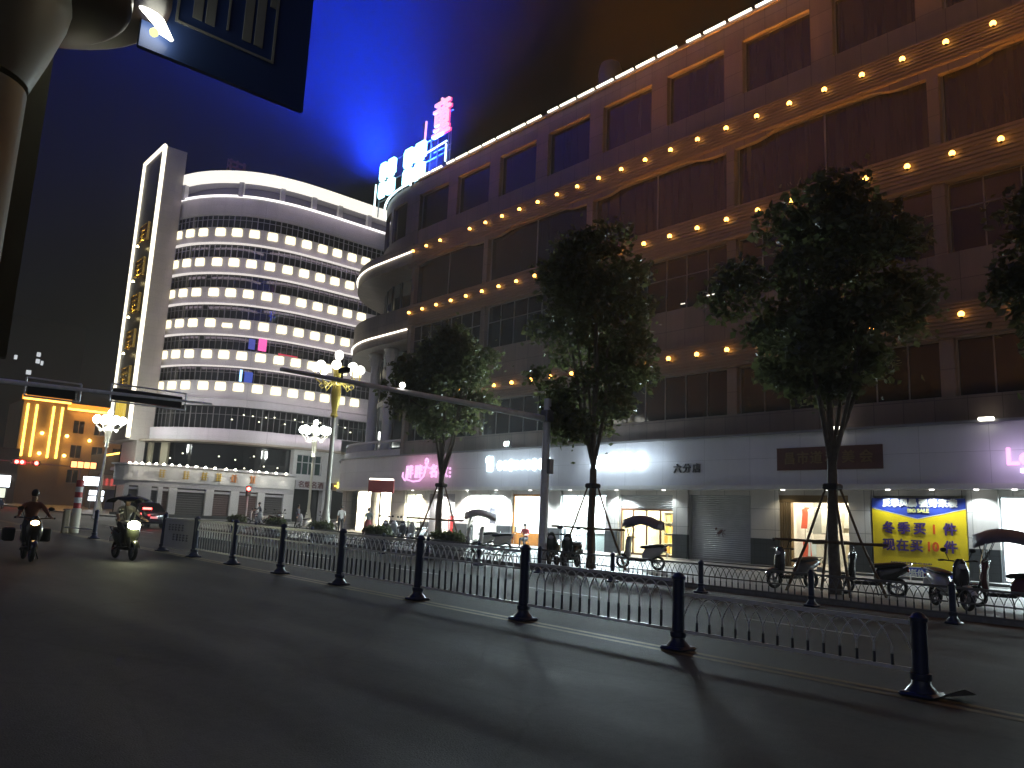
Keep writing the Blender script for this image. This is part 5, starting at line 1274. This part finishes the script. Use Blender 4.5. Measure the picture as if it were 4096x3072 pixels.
c_ws = cloth('white shirt', (.62,.60,.57)); c_dk = cloth('dark trousers', (.03,.03,.035)); c_gr = cloth('grey green top', (.11,.12,.11)); c_or = cloth('rust jacket', (.22,.08,.045)); c_rd = cloth('red shirt', (.45,.04,.05)); c_sk = cloth('dull red skirt', (.26,.05,.055)); c_bl = cloth('dark blue top', (.04,.05,.09)); c_jn = cloth('jeans', (.06,.07,.10))
R1 = (4.41, 22.9, g(22.9)); A1 = R(-93)
m_hl1 = glow('amber running light', (1,.62,.25), 26); m_hl2 = glow('headlight beam', (1,1,.62), 60)
scooter('dark motorcycle with side boxes ridden toward the camera at the far left', R1, A1, (.03,.025,.02), None, m_hl1, False, 'scooters ridden on the road')
for s in (-1, 1):
    b = MB(); b.rbox((-.62,.40*s,.62),(.46,.26,.34),.07); o = b.build('pannier', m_black, [k for k in bpy.data.objects if k.get('label','').startswith('dark motorcycle')][0], True)
person('rider in a rust coloured jacket on the dark motorcycle at far left', R1, A1, ride(), c_or, c_dk, 'long', group='riders on the road')
A2 = R(-86); R2 = (6.8, 23.4, g(23.4))
sc2 = scooter('scooter under a dark flat rain canopy with its headlight blazing', R2, A2, (.05,.055,.04), m_can4, m_hl2, False, 'scooters ridden on the road', shield=False, flat=1, hl=1.7)
hb_ = lamp('headlight_beam', 'SPOT', (.56,0,.93), 90, (1,1,.65), sc2, .05, (R(90),0,R(-90))); hb_.data.spot_size = R(70); hb_.rotation_euler = (R(84),0,R(-90))
lamp('headlight_glow', 'POINT', (.66,0,.93), 14, (1,1,.55), sc2, .06)
person('rider in a pale short sleeved shirt under the dark rain canopy', R2, A2, ride(), cloth('pale shirt', (.5,.47,.42)), c_dk, group='riders on the road')
person('woman in a grey green top and dull red skirt before the corner pillar', (24.6,39.9,sz(40)), R(60), stand(1.62), c_gr, c_sk, 'short', skirt=c_sk, hair_long=False)
person('man in a white shirt standing among the distant scooters', (25.4,44.4,sz(44.4)), R(75), stand(1.7,.1), c_ws, c_dk, 'short')
person('person in a red shirt seated at the white shop front', (29.6,31.9,.3), R(200), sit(), c_rd, c_dk, 'short')
t = thing('stool', 'small stool under the seated person in red', 'stool', (29.6,31.9,.3))
b = MB(); b.rbox((0,0,.37),(.34,.34,.05),.05); b.build('seat', m_wood, t)
for dx, dy in ((-.13,-.13),(.13,-.13),(.13,.13),(-.13,.13)): b = MB(); b.tube([(dx,dy,.36),(dx*1.15,dy*1.15,0)], .018, 6); b.build('leg', m_wood, t)
person('rider in dark blue straddling the white moped by the pedestrian signal', (26.4,59.0,sz(59)), R(160), ride(), c_bl, c_jn)
person('shopper in dark clothes walking under the tobacco shop sign', (26.6,52.6,sz(52.6)), R(-60), stand(1.66,.15), c_bl, c_dk, 'long')
# ------------------------------------------------------------------ car beyond the fence
ca = thing('parked_car', 'dark saloon car seen from behind with red brake lights beyond the notice panel', 'car', (15.4, 50.5, g(50.5)), R(90))
m_car = mat('dark car paint', (.015,.016,.03), .2, coat=1.)
def sec(x, hw, z0, z1, in_=.06): return [(x,-hw+in_,z0),(x,-hw,z0+.12),(x,-hw,z1-.14),(x,-hw+.07,z1),(x,hw-.07,z1),(x,hw,z1-.14),(x,hw,z0+.12),(x,hw-in_,z0)]
b = MB(); b.loft([sec(-2.25,.74,.38,.84), sec(-2.15,.84,.28,.96), sec(-1.4,.88,.22,.98), sec(.3,.89,.22,.96), sec(1.5,.87,.22,.88), sec(2.1,.80,.26,.76), sec(2.25,.68,.34,.66)]); b.build('body', m_car, ca, True)
def cab(x, hw, z): return [(x,-hw,z),(x,hw,z)]
b = MB()
rg_ = lambda pts: [(x,y,z) for x,y,z in pts]
b.loft([[(-1.75,-.76,.95),(-1.75,.76,.95),(1.05,.78,.95),(1.05,-.78,.95)], [(-1.0,-.6,1.42),(-1.0,.6,1.42),(.15,.6,1.43),(.15,-.6,1.43)]]); b.build('cabin_glass', m_dglass, ca)
b = MB(); b.rbox((-.42,0,1.45),(1.3,1.22,.05),.12); 
for s in (-1,1): b.tube([(-1.75,.76*s,.95),(-1.0,.6*s,1.43)], .04, 6); b.tube([(1.05,.78*s,.95),(.15,.6*s,1.44)], .04, 6); b.tube([(-.4,.78*s,.95),(-.42,.62*s,1.43)], .035, 6)
b.build('roof', m_car, ca, True)
for x in (-1.4, 1.35):
    for s in (-1, 1):
        b = MB(); b.tube([(x,s*.70,.31),(x,s*.90,.31)], .31, 18); w_ = b.build('wheel', m_tyre, ca, True); b = MB(); b.tube([(x,s*.89,.31),(x,s*.91,.31)], .2, 12); b.build('rim', m_rim, w_)
m_brk = glow('brake light', (1,.06,.05), 14)
for s in (-1,1): b = MB(); b.rbox((-2.2,.62*s,.78),(.08,.34,.14),.03); b.build('tail_light', m_brk if s > 0 else glow('pinkish tail light',(1,.75,.8),9), ca, True)
b = MB(); b.rbox((-1.72,.25,1.12),(.06,.5,.12),.03); b.build('brake_light', m_brk, ca, True)
b = MB(); b.obox((-2.27,0,.62),(.02,.42,.12)); b.build('number_plate', m_white, ca)
lamp('brake_glow', 'POINT', (-2.6,.2,.9), 14, (1,.05,.05), ca, .1)
# ------------------------------------------------------------------ shop goods seen through the glass
rr = random.Random(77)
def goods(a, c, x, lab, cols, name='display_shelf', rows=4, h=2.2):
    t = thing(name, lab, 'shelf', (x, (a+c)/2, .31)); b = MB(); L = c-a; f = MB()
    for z in [h*k/rows for k in range(rows+1)]: b.box(-.18,.18,-L/2,L/2,z-.015+.02,z+.015+.02)
    for y in (-L/2, L/2-.03): b.box(-.18,.18,y,y+.03,0,h)
    b.box(.16,.18,-L/2+.03,L/2-.03,0,h); b.build('rack', m_white, t)
    ms = [mat('goods %.2f %.2f %.2f' % k, k, .5) for k in cols]
    for r in range(rows):
        y = -L/2+.06
        while y < L/2-.2:
            w_ = rr.uniform(.08,.26); hh = rr.uniform(.5,.85)*h/rows; f.rbox((-.04,y+w_/2,h*r/rows+.04+hh/2),(.2,w_*.86,hh),.02, 0, rr.randrange(len(ms))); y += w_+.02
    o = f.build('goods', ms, t); o['kind'] = 'stuff'
    return t
pal = [(.6,.6,.58),(.5,.2,.2),(.2,.25,.4),(.6,.5,.3),(.25,.3,.28),(.7,.68,.6)]
goods(28.2,31.0,35.8,'white goods shelf at the back of the brightest white shop',pal); goods(33.0,35.3,35.4,'goods shelf at the back of the orange framed shop',pal)
goods(36.8,39.4,34.0,'cosmetics shelf behind the three pane window',pal); goods(44.7,46.5,34.2,'cosmetics shelf behind the two pane window left of the door',pal)
goods(24,26.9,35.3,'amber lit goods shelf behind the teak doors',[(.7,.45,.12),(.5,.3,.08),(.75,.6,.3)]); goods(4.6,9.2,36.2,'long pale shelf in the white shop at the right edge',pal)
goods(38.3,40.9,79.4,'bottle shelf inside the tobacco shop',pal); goods(42.7,46.2,79.4,'goods shelf inside the yellow signed shop',[(.8,.7,.5),(.7,.5,.2),(.6,.6,.55)])
for o_ in [k for k in bpy.data.objects if k.get('label','') in ('bottle shelf inside the tobacco shop','goods shelf inside the yellow signed shop')]: o_.rotation_euler = (0,0,R(90)); o_.location.z = .65; o_.location.y = 79.6; o_.location.x = 39.5 if 'bottle' in o_['label'] else 44.4
goods(36.9,38.2,36.4-0,'narrow goods shelf at the right of the three pane window',pal) if False else None
t = thing('promo_stand', 'red promotional stand inside the pink sign shop door', 'stand', (32.5, 41.9, .31))
b = MB(); b.rbox((0,0,.95),(.4,1.2,1.3),.06); b.build('cabinet', m_redp, t); b = MB(); b.rbox((0,0,2.05),(.12,1.1,.75),.05); b.build('header', glow('promo header', (1,.93,.95), 2.5), t)
b = MB(); b.rbox((-.03,0,2.0),(.14,.25,.55),.04); b.build('bottle_print', m_redp, t); b = MB(); b.rbox((0,0,.15),(.5,1.3,.3),.05); b.build('plinth', m_white, t)
t = thing('counter', 'low white counter in the brightest white shop', 'counter', (32.6, 29.3, .31)); b = MB(); b.rbox((0,0,.45),(.5,1.6,.9),.04); b.build('cabinet', m_white, t); b = MB(); b.rbox((0,0,.93),(.6,1.7,.05),.03); b.build('top', m_grey, t)
t = thing('poster', 'dark portrait poster in the window behind the silver canopy', 'poster', (31.75, 37.3, 1.5)); b = MB(); b.box(0,.02,-.3,.3,0,.95); b.build('sheet', mat('poster print', (.1,.1,.12), .5, var=.9, vscale=5), t); b = MB(); b.box(-.01,.0,-.33,.33,-.03,.0); b.box(-.01,0,-.33,.33,.95,.98); b.build('edge', m_white, t)
# clothes hanging in the clothing shop
t = thing('clothes_rail', 'double chrome rail carrying the garments in the clothing shop', 'clothes rail', (33.6, 16.5, .31))
b = MB()
for z in (1.15, 2.55): b.tube([(0,-1.4,z),(0,1.4,z)], .02, 6)
for y in (-1.4, 1.4): b.tube([(0,y,0),(0,y,2.6)], .02, 6)
b.build('bar', m_chrome, t)
cc = [('white', (.75,.74,.68)),('cream', (.7,.62,.45)),('orange', (.65,.25,.06)),('red', (.6,.10,.05)),('grey', (.25,.26,.25)),('yellow', (.7,.6,.15)),('pale blue', (.5,.6,.65)),('black', (.04,.04,.04))]
seq = [3,0,4,0,2,0,1,0,0,3, 3,6,0,4,5,0,0,1,7,0]
for k in range(20):
    nm_, c_ = cc[seq[k]]; row = k // 10; y = 1.3-.28*(k % 10)
    t = thing('garment', f'{nm_} garment, {"first second third fourth fifth sixth seventh eighth ninth tenth".split()[k%10]} from left on the {"upper" if row == 0 else "lower"} shop rail', 'garment', (33.6, 16.5+y, .31), R(rr.uniform(-35,35)), 'garments on the shop rails')
    zt = (2.55,1.15)[row]; L = rr.uniform(.8,1.15)
    b = MB(); b.loft([[(dx*.5*w_, dy*w_, zt-dz) for dx, dy in ((-.09,-.24),(.09,-.24),(.11,0),(.09,.24),(-.09,.24),(-.11,0))] for dz, w_ in ((.02,.25),(.09,.9),(.3,.85),(.6*L,.95),(L,1.1))])
    b.build('cloth', mat('garment '+nm_, c_, .8, var=.1), t, True); b = MB(); b.tube([(0,0,zt+.03),(0,0,zt-.05)], .006, 5); b.build('hanger', m_chrome, t)
# ------------------------------------------------------------------ toilet sign post by the kerb, upper left
ts = thing('toilet_sign_post', 'cream sign column with a flared head, dark dish and blue toilet sign', 'sign', (.22, 3.05, g(3)))
m_crm = mat('cream enamel', (.33,.31,.24), .4, var=.1, vscale=4); m_gry = mat('grey green panel', (.30,.31,.26), .5, var=.08)
b = MB(); b.lathe([(.16,0),(.16,2.98)], n=28); b.build('column', m_crm, ts, True)
b = MB(); b.lathe([(.162,3.0),(.17,3.02),(.21,3.14),(.245,3.26),(.255,3.33),(.245,3.38),(.21,3.46),(.2,3.6)], n=28); b.build('flared_head', m_crm, ts, True)
b = MB(); b.box(.10,.235,.10,.14,2.09,3.4); b.box(.165,.17,.095,.1,2.09,3.4,1); b.build('back_panel', [m_gry, m_black], ts)
m_dish = mat('dark brown dish', (.05,.035,.028), .35)
b = MB(); b.lathe([(.1,3.40),(.42,3.385),(.44,3.40),(.44,3.44),(.1,3.46)], n=40); b.build('dish', m_dish, ts, True)
b = MB(); b.lathe([(.1,3.5),(.56,3.49),(.585,3.505),(.58,3.55),(.1,3.6)], (.0,.06,0), 44); b.build('dish', m_dish, ts, True)
b = MB(); b.box(.50,1.2,.06,.085,3.36+.02,4.5); b.build('sign_panel', mat('navy sign face', (.06,.11,.32), .35), ts)
m_pic = mat('grey white pictogram', (.42,.45,.42), .5)
b = MB(); z0 = 3.54; b.box(.62,1.04,.052,.058,z0,z0+.010); b.box(.62,.63,.052,.058,z0+.01,4.4); b.box(1.03,1.04,.052,.058,z0+.01,4.4); b.box(.825,.833,.052,.058,3.60,4.3); b.build('border', m_pic, ts)
for x in (.73, .94):
    b = MB()
    for s in (-1, 1): b.rbox((x+s*.026,.057,3.72),(.04,.005,.26),.002); b.rbox((x+s*.075,.057,3.93),(.028,.005,.26),.002)
    b.rbox((x,.056,3.96),(.105,.005,.24),.002); b.ball((x,.057,4.15),(.045,.003,.045),12,8); b.build('pictogram', m_pic, ts)
b = MB(); b.tube([(.36,-.05,3.60),(.46,-.02,3.52),(.55,.0,3.47),(.61,.02,3.43)], [.008,.022,.022,.006], 10); b.tube([(.50,-.03,3.47),(.56,-.01,3.43),(.60,.0,3.42)], [.005,.012,.006], 8); b.build('lamp_tube', glow('sign lamp', (1,1,.85), 7), ts, True)
b = MB(); b.ball((.53,-.02,3.41), .018, 8, 6); b.build('pilot_bulb', glow('pilot bulb', (1,1,.45), 1.2), ts, True)
lamp('sign_lamp_light', 'POINT', (.42,-.28,3.3), .16, (1,.93,.70), ts, .08)
# ------------------------------------------------------------------ haze added to spread lamp glow like lens glare
hz = MB(); hz.box(-130, 230, -55, 300, -1.6, 49)
m = bpy.data.materials.new('haze'); m.use_nodes = True; n = m.node_tree; n.nodes.remove(n.nodes['Principled BSDF'])
pv = n.nodes.new('ShaderNodeVolumePrincipled'); pv.inputs['Color'].default_value = (.9,.92,.95,1); pv.inputs['Density'].default_value = .0013; pv.inputs['Anisotropy'].default_value = .0
n.links.new(pv.outputs[0], n.nodes['Material Output'].inputs['Volume'])
tag(hz.build('haze', m), kind='stuff')
